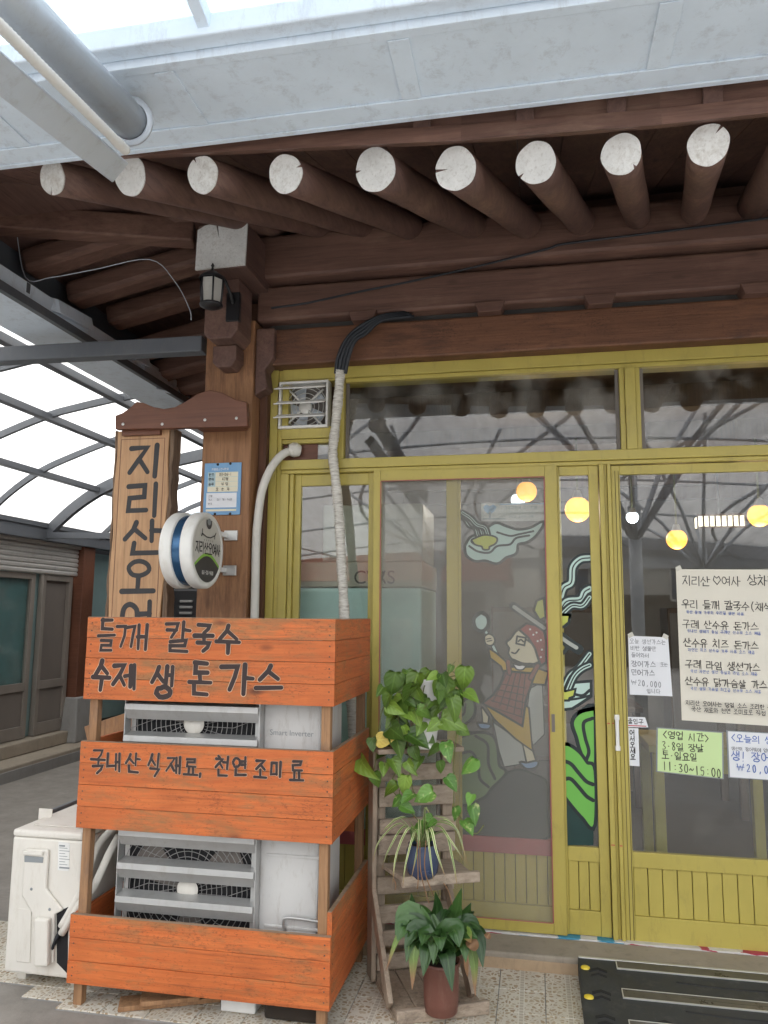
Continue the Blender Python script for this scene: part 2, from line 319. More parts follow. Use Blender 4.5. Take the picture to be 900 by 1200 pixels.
sheet('polycarbonate', (0.80, 0.81, 0.80)); sheet('polycarbonate_alley', (0.70, 0.70, 0.68), 0.01); sheet('polycarbonate_blue', (0.36, 0.42, 0.46), 0.03)
emit('bulb_warm', (1.0, 0.40, 0.05), 0.9); emit('bulb_white', (0.85, 0.93, 1.0), 1.2); emit('lamp_lattice', (1.0, 0.93, 0.75), 0.8)

def mat_tile():
    m, n, l, b = _new('pebble_tile')
    tc = n.new('ShaderNodeTexCoord')
    v1 = n.new('ShaderNodeTexVoronoi'); v1.feature = 'DISTANCE_TO_EDGE'; v1.inputs['Scale'].default_value = 52
    v0 = n.new('ShaderNodeTexVoronoi'); v0.inputs['Scale'].default_value = 52
    wv = n.new('ShaderNodeTexNoise'); wv.inputs['Scale'].default_value = 20; l.new(tc.outputs['Object'], wv.inputs['Vector'])
    mxv = _mix(n, l, 0.03, tc.outputs['Object'], wv.outputs['Color'])
    for v in (v1, v0): l.new(mxv, v.inputs['Vector'])
    sp = n.new('ShaderNodeSeparateColor'); l.new(v0.outputs['Color'], sp.inputs[0])
    peb = _ramp(n, [(0.0, (0.27, 0.18, 0.09)), (0.35, (0.45, 0.36, 0.24)), (0.6, (0.34, 0.24, 0.14)), (1.0, (0.55, 0.47, 0.35))]); l.new(sp.outputs[0], peb.inputs[0])
    ed = _ramp(n, [(0.13, (0, 0, 0)), (0.19, (1, 1, 1))]); l.new(v1.outputs['Distance'], ed.inputs[0])
    c = _mix(n, l, ed.outputs[0], (0.66, 0.62, 0.54), peb.outputs[0])
    # border pattern in the middle and at the edge of every tile
    px = n.new('ShaderNodeSeparateXYZ'); l.new(tc.outputs['Object'], px.inputs[0])
    def mth(op, a, b_=None):
        q = n.new('ShaderNodeMath'); q.operation = op
        for i_, v_ in enumerate((a, b_)):
            if v_ is None: continue
            if hasattr(v_, 'is_output'): l.new(v_, q.inputs[i_])
            else: q.inputs[i_].default_value = v_
        return q.outputs[0]
    fx_ = mth('FRACT', mth('MULTIPLY', mth('SUBTRACT', px.outputs[0], 0.013 - 0.184 * 40), 1 / 0.184))
    d_ = mth('ABSOLUTE', mth('SUBTRACT', fx_, 0.5))
    band = mth('LESS_THAN', d_, 0.055); line_ = mth('MULTIPLY', mth('LESS_THAN', d_, 0.062), mth('GREATER_THAN', d_, 0.040))
    dash = mth('GREATER_THAN', mth('FRACT', mth('MULTIPLY', px.outputs[1], 46.0)), 0.45)
    c = _mix(n, l, band, c, _mix(n, l, mth('MULTIPLY', dash, .55), (0.62, 0.58, 0.50), (0.33, 0.27, 0.20)))
    c = _mix(n, l, line_, c, (0.70, 0.67, 0.60))
    g = _noise(n, l, tc.outputs['Object'], 3, 8, 0.7)
    gr = _ramp(n, [(0.45, (0, 0, 0)), (0.75, (0.55,) * 3)]); l.new(g, gr.inputs[0])
    c = _mix(n, l, gr.outputs[0], c, (0.30, 0.25, 0.18))
    l.new(c, b.inputs['Base Color']); b.inputs['Roughness'].default_value = 0.32
    return m
mat_tile()
def mat_threshold():
    m, n, l, b = _new('peeling_tape')
    tc = n.new('ShaderNodeTexCoord'); mp = n.new('ShaderNodeMapping'); mp.inputs['Scale'].default_value = (3, 1, 30); l.new(tc.outputs['Object'], mp.inputs[0])
    t = n.new('ShaderNodeTexNoise'); t.inputs['Scale'].default_value = 2.0; t.inputs['Detail'].default_value = 5; l.new(mp.outputs[0], t.inputs['Vector'])
    r = _ramp(n, [(0.36, (0.06, 0.28, 0.42)), (0.44, (0.66, 0.65, 0.62)), (0.54, (0.60, 0.58, 0.55)), (0.60, (0.36, 0.04, 0.07))])
    r.color_ramp.interpolation = 'CONSTANT'; l.new(t.outputs['Fac'], r.inputs[0]); r2 = _ramp(n, [(0.40, (0.62, 0.60, 0.57)), (0.50, (0.36, 0.04, 0.07)), (0.60, (0.42, 0.05, 0.08)), (0.66, (0.60, 0.58, 0.55))]); r2.color_ramp.interpolation = 'CONSTANT'; l.new(t.outputs['Fac'], r2.inputs[0])
    sx = n.new('ShaderNodeSeparateXYZ'); l.new(tc.outputs['Object'], sx.inputs[0]); gt = n.new('ShaderNodeMath'); gt.operation = 'GREATER_THAN'; gt.inputs[1].default_value = 0.36; l.new(sx.outputs[0], gt.inputs[0])
    l.new(_mix(n, l, gt.outputs[0], r.outputs[0], r2.outputs[0]), b.inputs['Base Color']); b.inputs['Roughness'].default_value = 0.5
    return m
mat_threshold()
M = MATS

# ------------------------------------------------------------------ object helpers
ORG = {}
def prop(o, label=None, cat=None, group=None, kind=None):
    if label: o['label'] = label
    if cat: o['category'] = cat
    if group: o['group'] = group
    if kind: o['kind'] = kind
    return o
def thing(name, label, cat, loc=(0, 0, 0), group=None):
    o = bpy.data.objects.new(name, None); COL.objects.link(o); o.location = loc; o.empty_display_size = 0.1
    ORG[o.name] = Vector(loc); return prop(o, label, cat, group)
class MB:
    def __init__(s): s.v, s.f, s.m, s.sm, s.uv = [], [], [], [], []
    def poly(s, pts, mi=0, smooth=False):
        k = len(s.v); s.v += [Vector(p) for p in pts]; s.f.append(tuple(range(k, k + len(pts)))); s.m.append(mi); s.sm.append(smooth); return s
    def faces(s, pts, fs, mi=0, smooth=False):
        k = len(s.v); s.v += [Vector(p) for p in pts]
        for f in fs: s.f.append(tuple(k + i for i in f)); s.m.append(mi); s.sm.append(smooth)
        return s
    def hexa(s, p, mi=0):   # p: 4 bottom ccw, 4 top
        return s.faces(p, [(3, 2, 1, 0), (4, 5, 6, 7), (0, 1, 5, 4), (1, 2, 6, 5), (2, 3, 7, 6), (3, 0, 4, 7)], mi)
    def box(s, x0, x1, y0, y1, z0, z1, mi=0):
        x0, x1 = sorted((x0, x1)); y0, y1 = sorted((y0, y1)); z0, z1 = sorted((z0, z1))
        return s.hexa([(x0, y0, z0), (x1, y0, z0), (x1, y1, z0), (x0, y1, z0), (x0, y0, z1), (x1, y0, z1), (x1, y1, z1), (x0, y1, z1)], mi)
    def obox(s, c, u, v, w, mi=0):
        c, u, v, w = Vector(c), Vector(u), Vector(v), Vector(w)
        return s.hexa([c - u - v - w, c + u - v - w, c + u + v - w, c - u + v - w, c - u - v + w, c + u - v + w, c + u + v + w, c - u + v + w], mi)
    def bar(s, p0, p1, w, h, up=(0, 0, 1), mi=0):
        p0, p1 = Vector(p0), Vector(p1); d = (p1 - p0); u = Vector(up); sd_ = d.cross(u).normalized(); uu = sd_.cross(d).normalized()
        return s.obox((p0 + p1) / 2, d / 2, uu * h / 2 * -1 if False else sd_ * -w / 2, uu * h / 2, mi)
    def tube(s, pts, r, n=10, mi=0, caps=True, closed=False, smooth=True):
        pts = [Vector(p) for p in pts]; N = len(pts); rr = r if isinstance(r, (list, tuple)) else [r] * N
        tang = []
        for i in range(N):
            a = pts[(i - 1) % N] if (closed or i > 0) else pts[i]; b = pts[(i + 1) % N] if (closed or i < N - 1) else pts[i]
            tang.append((b - a).normalized())
        t0 = tang[0]; ref = Vector((0, 0, 1)) if abs(t0.z) < 0.9 else Vector((1, 0, 0)); nx = t0.cross(ref).normalized()
        k = len(s.v)
        for i in range(N):
            t = tang[i]; nx = (nx - nx.dot(t) * t).normalized(); ny = t.cross(nx)
            for j in range(n):
                a = 2 * math.pi * j / n; s.v.append(pts[i] + (nx * math.cos(a) + ny * math.sin(a)) * rr[i])
        rng = N if closed else N - 1
        for i in range(rng):
            for j in range(n):
                i2 = (i + 1) % N; s.f.append((k + i * n + j, k + i * n + (j + 1) % n, k + i2 * n + (j + 1) % n, k + i2 * n + j)); s.m.append(mi); s.sm.append(smooth)
        if caps and not closed:
            s.f.append(tuple(k + j for j in reversed(range(n)))); s.m.append(mi); s.sm.append(False)
            s.f.append(tuple(k + (N - 1) * n + j for j in range(n))); s.m.append(mi); s.sm.append(False)
        return s
    def lathe(s, c, prof, n=24, mi=0, axis=(0, 0, 1), smooth=True):
        c = Vector(c); ax = Vector(axis).normalized(); ref = Vector((1, 0, 0)) if abs(ax.x) < 0.9 else Vector((0, 1, 0)); e1 = ax.cross(ref).normalized(); e2 = ax.cross(e1)
        k = len(s.v); P = len(prof)
        for r_, z_ in prof:
            for j in range(n):
                a = 2 * math.pi * j / n; s.v.append(c + ax * z_ + (e1 * math.cos(a) + e2 * math.sin(a)) * max(r_, 1e-4))
        for i in range(P - 1):
            for j in range(n):
                s.f.append((k + i * n + j, k + i * n + (j + 1) % n, k + (i + 1) * n + (j + 1) % n, k + (i + 1) * n + j)); s.m.append(mi); s.sm.append(smooth)
        return s
    def prism(s, pts, ext, mi=0):
        pts = [Vector(p) for p in pts]; e = Vector(ext); n = len(pts)
        s.faces(pts + [p + e for p in pts], [tuple(reversed(range(n))), tuple(range(n, 2 * n))] + [(i, (i + 1) % n, n + (i + 1) % n, n + i) for i in range(n)], mi); return s
    def build(s, name, mats, parent=None, bev=0, loc=None, **kw):
        o0 = ORG[parent.name] if parent else Vector(loc or (0, 0, 0))
        me = bpy.data.meshes.new(name); me.from_pydata([v - o0 for v in s.v], [], s.f)
        for mt in (mats if isinstance(mats, (list, tuple)) else [mats]): me.materials.append(M[mt] if isinstance(mt, str) else mt)
        me.polygons.foreach_set('material_index', s.m); me.polygons.foreach_set('use_smooth', s.sm)
        bmr = __import__('bmesh'); bm = bmr.new(); bm.from_mesh(me); bmr.ops.recalc_face_normals(bm, faces=bm.faces); bm.to_mesh(me); bm.free()
        if s.uv and len(s.uv) == len(s.v):
            ul = me.uv_layers.new(name='UVMap'); li = [0] * len(me.loops); me.loops.foreach_get('vertex_index', li)
            ul.data.foreach_set('uv', [c for i_ in li for c in s.uv[i_]])
        me.update()
        ob = bpy.data.objects.new(name, me); COL.objects.link(ob)
        if parent: ob.parent = parent; ob.location = (0, 0, 0)
        else: ob.location = o0
        ORG[ob.name] = o0
        if bev:
            bv = ob.modifiers.new('bevel', 'BEVEL'); bv.width = bev; bv.segments = 2; bv.limit_method = 'ANGLE'; bv.angle_limit = rad(40)
        return prop(ob, **kw)
def curve(pts, n=8):            # Catmull-Rom through points
    P = [Vector(p) for p in pts]; P = [P[0] * 2 - P[1]] + P + [P[-1] * 2 - P[-2]]; out = []
    for i in range(1, len(P) - 2):
        for j in range(n):
            t = j / n; a, b, c, d = P[i - 1], P[i], P[i + 1], P[i + 2]
            out.append(0.5 * ((2 * b) + (c - a) * t + (2 * a - 5 * b + 4 * c - d) * t * t + (3 * b - a - 3 * c + d) * t ** 3))
    out.append(P[-2]); return out

# ------------------------------------------------------------------ brush lettering (strokes of every letter, drawn as flat ink ribbons)
def _circ(cx=.5, cy=.5, rx=.46, ry=.46, n=14): return [(cx + rx * math.sin(2 * math.pi * i / n), cy + ry * math.cos(2 * math.pi * i / n)) for i in range(n + 1)]
CON = {
 'ㄱ': [[(.02, .92), (.95, .95), (.82, .5), (.5, .0)]], 'ㄴ': [[(.08, 1), (.08, .12), (.98, .16)]], 'ㄷ': [[(.05, .95), (.92, .97)], [(.1, .93), (.1, .08), (1, .1)]],
 'ㄹ': [[(.04, .97), (.92, 1), (.86, .56), (.08, .52), (.06, .04), (1, .05)]], 'ㅁ': [[(.1, .95), (.1, .05), (.92, .06)], [(.1, .95), (.92, .97), (.92, .06)]],
 'ㅂ': [[(.12, 1), (.12, .03), (.9, .03)], [(.9, 1), (.9, .03)], [(.12, .5), (.9, .52)]], 'ㅅ': [[(.52, 1), (.4, .55), (.0, .0)], [(.45, .6), (1, .04)]], 'ㅇ': [_circ()],
 'ㅈ': [[(.05, .95), (.92, .97), (.5, .5), (.0, .0)], [(.52, .52), (1, .0)]], 'ㅊ': [[(.4, 1.15), (.62, 1.02)], [(.05, .82), (.92, .84), (.5, .45), (.0, .0)], [(.52, .45), (1, .0)]],
 'ㅋ': [[(.02, .92), (.95, .95), (.82, .5), (.5, .0)], [(.1, .5), (.85, .52)]], 'ㅌ': [[(.05, .97), (.95, 1)], [(.1, .97), (.1, .03), (1, .05)], [(.1, .5), (.9, .52)]],
 'ㅍ': [[(.05, .95), (.95, .97)], [(.3, .9), (.3, .1)], [(.7, .9), (.7, .1)], [(0, .05), (1, .07)]], 'ㅎ': [[(.4, 1.1), (.62, 1.0)], [(.05, .82), (.95, .84)], _circ(.5, .32, .34, .32)]}
for d_, b_ in (('ㄲ', 'ㄱ'), ('ㄸ', 'ㄷ'), ('ㅃ', 'ㅂ'), ('ㅆ', 'ㅅ'), ('ㅉ', 'ㅈ')):
    CON[d_] = [[(x * .46 + o_, y) for x, y in st] for o_ in (0, .54) for st in CON[b_]]
for c_, ab_ in (('ㄺ', 'ㄹㄱ'), ('ㅄ', 'ㅂㅅ'), ('ㄻ', 'ㄹㅁ'), ('ㄶ', 'ㄴㅎ')): CON[c_] = [[(x * .46 + o_, y) for x, y in st] for o_, k_ in ((0, ab_[0]), (.54, ab_[1])) for st in CON[k_]]
LJ = 'ㄱㄲㄴㄷㄸㄹㅁㅂㅃㅅㅆㅇㅈㅉㅊㅋㅌㅍㅎ'; VJ = 'ㅏㅐㅑㅒㅓㅔㅕㅖㅗㅘㅙㅚㅛㅜㅝㅞㅟㅠㅡㅢㅣ'; TJ = ' ㄱㄲㄳㄴㄵㄶㄷㄹㄺㄻㄼㄽㄾㄿㅀㅁㅂㅄㅅㅆㅇㅈㅊㅋㅌㅍㅎ'
VV = {'ㅏ': [[(.35, 1), (.33, 0)], [(.35, .52), (1, .5)]], 'ㅐ': [[(.15, .95), (.15, .05)], [(.15, .5), (.75, .5)], [(.78, 1), (.76, 0)]], 'ㅑ': [[(.35, 1), (.33, 0)], [(.35, .66), (1, .64)], [(.35, .36), (1, .34)]],
 'ㅓ': [[(.75, 1), (.73, 0)], [(0, .5), (.74, .52)]], 'ㅔ': [[(.5, .95), (.48, .05)], [(-.1, .5), (.48, .52)], [(.95, 1), (.93, 0)]], 'ㅕ': [[(.75, 1), (.73, 0)], [(0, .66), (.74, .68)], [(0, .36), (.74, .38)]],
 'ㅖ': [[(.5, .95), (.48, .05)], [(-.1, .64), (.48, .66)], [(-.1, .38), (.48, .4)], [(.95, 1), (.93, 0)]], 'ㅣ': [[(.55, 1), (.5, 0)]]}
VH = {'ㅗ': [[(.5, 1), (.5, .12)], [(0, .06), (1, .1)]], 'ㅛ': [[(.33, 1), (.33, .12)], [(.67, 1), (.67, .12)], [(0, .06), (1, .1)]], 'ㅜ': [[(0, .9), (1, .94)], [(.55, .9), (.52, 0)]],
 'ㅠ': [[(0, .9), (1, .94)], [(.35, .9), (.3, 0)], [(.68, .9), (.68, 0)]], 'ㅡ': [[(0, .45), (1, .52)]]}
MIXV = {'ㅘ': 'ㅗㅏ', 'ㅙ': 'ㅗㅐ', 'ㅚ': 'ㅗㅣ', 'ㅝ': 'ㅜㅓ', 'ㅞ': 'ㅜㅔ', 'ㅟ': 'ㅜㅣ', 'ㅢ': 'ㅡㅣ'}
ASC = {'0': [_circ(.5, .5, .36, .5)], '1': [[(.5, 1), (.5, 0)]], '2': [[(.12, .8), (.4, 1), (.8, .85), (.7, .5), (.1, .02), (.9, .04)]], '3': [[(.15, .95), (.6, 1), (.8, .78), (.4, .54), (.85, .3), (.6, .02), (.1, .06)]],
 '4': [[(.65, 1), (.08, .3), (.95, .3)], [(.7, .6), (.7, 0)]], '5': [[(.85, 1), (.25, .98), (.2, .58), (.7, .6), (.85, .3), (.6, .02), (.12, .06)]], '6': [[(.75, 1), (.3, .6), (.2, .25), (.5, 0), (.82, .22), (.6, .46), (.25, .3)]],
 '7': [[(.1, .97), (.88, 1), (.45, 0)]], '8': [[(.75, .85), (.5, 1), (.22, .8), (.5, .55), (.82, .25), (.5, 0), (.18, .22), (.5, .53), (.78, .85)]], '9': [[(.78, .7), (.5, 1), (.2, .74), (.5, .5), (.78, .72), (.7, 0)]],
 '·': [[(.42, .5), (.58, .5)]], '.': [[(.42, .02), (.56, .04)]], ',': [[(.5, .14), (.36, -.12)]], ':': [[(.45, .7), (.55, .7)], [(.45, .2), (.55, .2)]], '!': [[(.62, 1), (.5, .3)], [(.44, .04), (.5, .06)]], '~': [[(.0, .42), (.3, .62), (.65, .42), (1, .6)]],
 '<': [[(.9, .95), (.15, .5), (.85, .05)]], '>': [[(.1, .95), (.85, .5), (.15, .05)]], '(': [[(.75, 1.1), (.4, .7), (.4, .3), (.75, -.1)]], ')': [[(.25, 1.1), (.6, .7), (.6, .3), (.25, -.1)]], '-': [[(.15, .5), (.85, .5)]],
 '₩': [[(.0, 1), (.25, .1), (.5, .8), (.75, .1), (1, 1)], [(-.05, .6), (1.05, .6)]], '♡': [[(.5, .05), (.1, .55), (.25, .95), (.5, .75), (.75, .95), (.92, .55), (.5, .05)]], '+': [[(.2, .5), (.8, .5)], [(.5, .8), (.5, .2)]]}
def _fit(strokes, x0, x1, y0, y1): return [[(x0 + (x1 - x0) * x, y0 + (y1 - y0) * y) for x, y in st] for st in strokes]
def letter(ch):
    k = ord(ch) - 0xAC00
    if 0 <= k < 11172:
        L, V, T = LJ[k // 588], VJ[(k % 588) // 28], TJ[k % 28]; out = []
        t = T != ' '
        if V in VV:
            out += _fit(CON[L], .02, .56, .46 if t else .14, .96) + _fit(VV[V], .6, 1, .40 if t else 0, 1)
            if t: out += _fit(CON[T], .2, .92, 0, .34)
        elif V in VH:
            if t: out += _fit(CON[L], .18, .84, .66, 1) + _fit(VH[V], 0, 1, .40, .62) + _fit(CON[T], .18, .86, 0, .34)
            else: out += _fit(CON[L], .16, .86, .50, 1) + _fit(VH[V], 0, 1, 0, .44)
        else:
            h, v = MIXV[V]; b0 = .36 if t else 0
            out += _fit(CON[L], .05, .6, b0 + (1 - b0) * .55, 1) + _fit(VH[h], 0, .66, b0 + (1 - b0) * .2, b0 + (1 - b0) * .5) + _fit(VV[v], .7, 1.02, b0, 1)
            if t: out += _fit(CON[T], .2, .9, 0, .3)
        return out
    return ASC.get(ch, [])
class Ink:
    """flat ribbons and patches of paint on a plane: o + u*x + v*y, every stroke a hair further out along nrm"""
    def __init__(s, o, u, v, nrm, lift=0.0012, step=0.00008):
        s.o, s.u, s.v, s.n = Vector(o), Vector(u), Vector(v), Vector(nrm).normalized(); s.h = lift; s.step = step; s.mb = MB()
    def P(s, x, y): return s.o + s.u * x + s.v * y + s.n * s.h
    def stroke(s, pts, w, mi=0, taper=(1, .85)):
        p = [Vector((x, y)) for x, y in pts]; q = [p[0]]
        for a in p[1:]:
            if (a - q[-1]).length > 1e-6: q.append(a)
        if len(q) < 2: return
        if len(q) > 6 and (q[0] - q[-1]).length < .25 * w:
            q = q[:-1]; N = len(q); L, R = [], []
            for i in range(N):
                d = (q[(i + 1) % N] - q[i - 1]).normalized(); nn = Vector((-d.y, d.x)); L.append(q[i] + nn * w / 2); R.append(q[i] - nn * w / 2)
            for i in range(N): j = (i + 1) % N; s.mb.poly([s.P(*L[i]), s.P(*R[i]), s.P(*R[j]), s.P(*L[j])], mi)
            s.h += s.step; return
        N = len(q); k = len(s.mb.v); L, R = [], []
        for i in range(N):
            a = q[max(i - 1, 0)]; b = q[min(i + 1, N - 1)]
            if 0 < i < N - 1:
                d0 = (q[i] - a).normalized(); d1 = (b - q[i]).normalized(); d = d0 + d1
                d = d.normalized() if d.length > .2 else d1
                m = 1 / max(.62, math.sqrt(max(.05, (1 + d0.dot(d1)) / 2)))
            else: d = (b - a).normalized(); m = 1
            nn = Vector((-d.y, d.x)); hw = w / 2 * m * (taper[0] + (taper[1] - taper[0]) * i / (N - 1))
            L.append(q[i] + nn * hw); R.append(q[i] - nn * hw)
        def cap(c, d, hw):
            nn = Vector((-d.y, d.x)); return [c + nn * hw * math.cos(t) + d * hw * math.sin(t) for t in (rad(30), rad(70), rad(110), rad(150))]
        ends = cap(q[-1], (q[-1] - q[-2]).normalized(), w / 2 * taper[1]); st = cap(q[0], (q[0] - q[1]).normalized(), w / 2 * taper[0])
        for i in range(N - 1): s.mb.poly([s.P(*L[i]), s.P(*R[i]), s.P(*R[i + 1]), s.P(*L[i + 1])], mi)
        s.mb.poly([s.P(*L[-1])] + [s.P(*c) for c in ends] + [s.P(*R[-1])], mi)
        s.mb.poly([s.P(*R[0])] + [s.P(*c) for c in st] + [s.P(*L[0])], mi)
        s.h += s.step
    def patch(s, pts, mi=0): s.mb.poly([s.P(*p) for p in pts], mi); s.h += s.step
    def line(s, text, x, y, size, adv=None, w=None, mi=0, jit=.03, aspect=.92, dy=0.0, space=.55, halo=None):
        adv = adv or size; w = w or size * .1; rnd = random.Random(hash(len(text)) + int(x * 1e4) + 17)
        glyphs = []
        for ch in text:
            if ch == ' ': x += adv * space; continue
            narrow = ch in '1234567890·.,:!()<>~-' 
            sx = size * aspect * (.55 if narrow else 1) * (1 + rnd.uniform(-jit, jit)); sy = size * (1 + rnd.uniform(-jit, jit)); oy = rnd.uniform(-jit, jit) * size
            for st in letter(ch):
                pts = [(x + (a + rnd.uniform(-jit, jit) * .6) * sx, y + oy + (b + rnd.uniform(-jit, jit) * .6) * sy) for a, b in st]
                if len(pts) > 2: pts = [tuple(c) for c in curve([(a, b, 0) for a, b in pts], 4)] if ch in '023568986~' else pts
                glyphs.append(([p[:2] for p in pts], w * rnd.uniform(.85, 1.15)))
            x += adv * (.62 if narrow else 1); y += dy
        if halo is not None:
            for pts, ww in glyphs: s.stroke(pts, ww * 1.14, halo, (1, 1))
        for pts, ww in glyphs: s.stroke(pts, ww, mi)
        return x
    def build(s, name, mats, parent, **kw): return s.mb.build(name, mats, parent, **kw)
def latin(parent, name, text, o, u, v, size, mat):
    cu = bpy.data.curves.new('t', 'FONT'); cu.body = text; cu.size = size; to = bpy.data.objects.new('t', cu); COL.objects.link(to)
    bpy.context.view_layer.update(); me0 = to.evaluated_get(bpy.context.evaluated_depsgraph_get()).to_mesh(); mb = MB()
    o, u, v = Vector(o), Vector(u), Vector(v)
    vs = [o + u * w_.co.x + v * w_.co.y for w_ in me0.vertices]
    mb.faces(vs, [tuple(p.vertices) for p in me0.polygons]); bpy.data.objects.remove(to); bpy.data.curves.remove(cu)
    return mb.build(name, mat, parent)


# ================================================================== GROUND
g = MB(); g.box(-40, 40, -40, 60, -0.30, 0.0); g.build('ground', 'asphalt', kind='structure')
g = MB(); g.box(-14, 14, -17, 2.30, 0.001, 0.004); g.build('bounce_sheet', 'bounce_pale', kind='structure')  # unseen pale sheet added to bounce light up to eaves and gutter
TP = 0.184; TX0 = 0.013
tl = MB(); gr = MB()
rnd = random.Random(3)
for i in range(-19, 12):
    edge = 2.848 if i > -11 else (2.90 if i == -11 else 2.985)
    for j in range(0, 4):
        x0 = TX0 + i * TP; y1 = 3.545 - j * TP; y0 = max(y1 - TP, edge)
        if y1 - y0 < .03: continue
        gq = 0.0016; z = 0.0065 + rnd.uniform(0, 0.001)
        tl.box(x0 + gq, x0 + TP - gq, y0 + gq, y1 - gq, 0.001, z)
        gr.box(x0, x0 + TP, y0 - .002, y1, -.05, .0035)
tl.build('tile_paving', 'pebble_tile', bev=0.001, kind='structure')
gr.build('tile_grout', 'concrete_grey', kind='structure')
st = MB(); st.box(-1.38, 3.2, 3.545, 3.90, -0.05, 0.071); st.build('concrete_step', 'concrete', bev=0.008, kind='structure')
sf = MB(); sf.box(-1.2, 3.2, 3.538, 3.5445, -0.02, 0.050); sf.build('step_riser', 'concrete_tan', bev=0.003, kind='structure')

# ================================================================== THE WOODEN SHOP
YW = 3.74
house = thing('wooden_shop', 'dark timber shop with white painted rafter ends and a yellow glazed front', 'shop', (0, 3.74, 0))
def X(px, py=600, Y=YW): return at(px, py, Y).x
def Z(px, py, Y=YW): return at(px, py, Y).z
# corner post and trim beside it
p = MB(); p.box(-1.665, -1.400, 3.60, 3.86, 0.0, 3.02); post = p.build('corner_post', 'post_wood', house, bev=0.006)
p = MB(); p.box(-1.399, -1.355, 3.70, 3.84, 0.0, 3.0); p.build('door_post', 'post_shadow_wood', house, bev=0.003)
# carved bracket under the cross beam
p = MB()
for (x0, x1, z0, z1, y0) in ((-1.60, -1.42, 2.86, 3.17, 3.42), (-1.585, -1.455, 2.74, 2.855, 3.50)):
    c = [(x0, y0, z0 + .03), (x0 + .03, y0, z0), (x1 - .03, y0, z0), (x1, y0, z0 + .04), (x1, y0, z1), (x0, y0, z1)]
    p.prism(c, (0, 3.61 - y0, 0))
p.prism([(-1.40, 3.62, 2.62), (-1.33, 3.62, 2.66), (-1.345, 3.62, 2.76), (-1.30, 3.62, 2.82), (-1.30, 3.62, 2.98), (-1.40, 3.62, 2.98)], (0, .10, 0))
p.build('bracket', 'eave_wood_y', house, bev=0.008)
p = MB(); p.box(-1.60, -1.34, 3.312, 3.75, 3.172, 3.41); cb = p.build('crossbeam', 'eave_wood_y', house, bev=0.006)
e = MB(); zt, zb = 3.408, 3.172
e.prism([(-1.602, 3.30, zb), (-1.345, 3.30, zb + .006), (-1.338, 3.30, zt + .004), (-1.492, 3.30, zt), (-1.482, 3.30, zt - .085), (-1.505, 3.30, zt), (-1.56, 3.30, zt - .01), (-1.597, 3.30, zt - .03)], (0, .0115, 0)); e.build('painted_end', 'painted_end', cb)
# beams over the shop front
zl0 = 2.79
b = MB(); b.box(-1.355, 3.2, 3.66, 3.86, zl0, 2.985); b.build('beam', 'lintel_wood', house, bev=0.01)
b = MB(); b.box(-1.40, 3.2, 3.62, 3.84, 3.02, 3.205); b.build('beam', 'eave_wood_x', house, bev=0.015)
b = MB(); b.box(-1.66, 3.2, 3.56, 3.80, 3.222, 3.46); b.build('beam', 'eave_wood_x', house, bev=0.02)
for sx in (-0.83, -0.19, 0.335, 1.035):
    b = MB(); b.prism([(sx - .075, 3.605, 3.035), (sx - .055, 3.605, 2.982), (sx + .055, 3.605, 2.982), (sx + .075, 3.605, 3.035)], (0, .10, 0)); b.build('spacer_block', 'eave_wood_x', house, bev=0.004)
b = MB(); b.box(-1.35, 3.2, 3.70, 3.84, 2.985, 3.02); b.build('gap_board', 'dark_wall', house)
# rafters: logs running up from the painted ends to the wall plate
RD = Vector((0.215, 1.22, 0.44))
ends = [(830, 170), (728, 181), (628, 191), (534, 198), (440, 199), (335, 204), (238, 205), (153, 206), (62, 208)]
yr = 2.3
for i, (px, py) in enumerate(ends):
    e0 = at(px, py, yr); r = .0645 + rnd.uniform(-.005, .005); d = RD.copy()
    if i > 5: d.x += (i - 5) * .05
    q = e0 + d * 1.15
    lg = MB(); k = 22; nrm = Vector((0.03, -1, -0.05)).normalized()
    pts = [e0 + d * (t / 8 * 1.15) for t in range(9)]
    lg.tube(pts, [r * (1 + .03 * math.sin(j * 1.3 + i * 2.2) * min(1, j / 2)) for j in range(9)], 20); lo = lg.build('rafter', 'eave_wood_y', house)
    # white painted end with drying cracks
    wc = MB(); ax = -d.normalized(); u = ax.cross(Vector((0, 0, 1))).normalized(); v = u.cross(ax); a0 = rnd.uniform(0, 6.28) if i else 2.2
    ring = []
    for j in range(40):
        a = 2 * math.pi * j / 40; rr = r * (1.004 + .018 * math.sin(3 * a + i) + .01 * math.sin(7 * a + 2 * i))
        ring.append(e0 + ax * .0035 + (u * math.cos(a) + v * math.sin(a)) * rr)
    cr = [e0 + ax * .0035 + (u * math.cos(a0) + v * math.sin(a0)) * r * rnd.choice((.35, .55, .7, .8))]
    ring2 = []
    for j, pnt in enumerate(ring): ring2.append(pnt)
    jj = int(a0 / (2 * math.pi) * 40) % 40
    seq = ring2[jj + 1:] + ring2[:jj + 1]            # notch between the last and first point
    seq = seq[:-1] + [seq[-1]] + cr
    wc.prism(seq, ax * -.0045); wc.build('painted_end', 'painted_end', lo)
# last rafter half outside the right edge and the ones beyond it
for px, py in ((935, 158), (1045, 148)):
    e0 = at(px, py, yr); lg = MB(); lg.tube([e0, e0 + RD * 1.15], .065, 20); lo = lg.build('rafter', 'eave_wood_y', house)
    ax = -RD.normalized(); wc = MB(); wc.lathe(e0 + ax * .003, [(0, .0), (.066, .0), (.066, -.004)], 24, axis=ax); wc.build('painted_end', 'painted_end', lo)
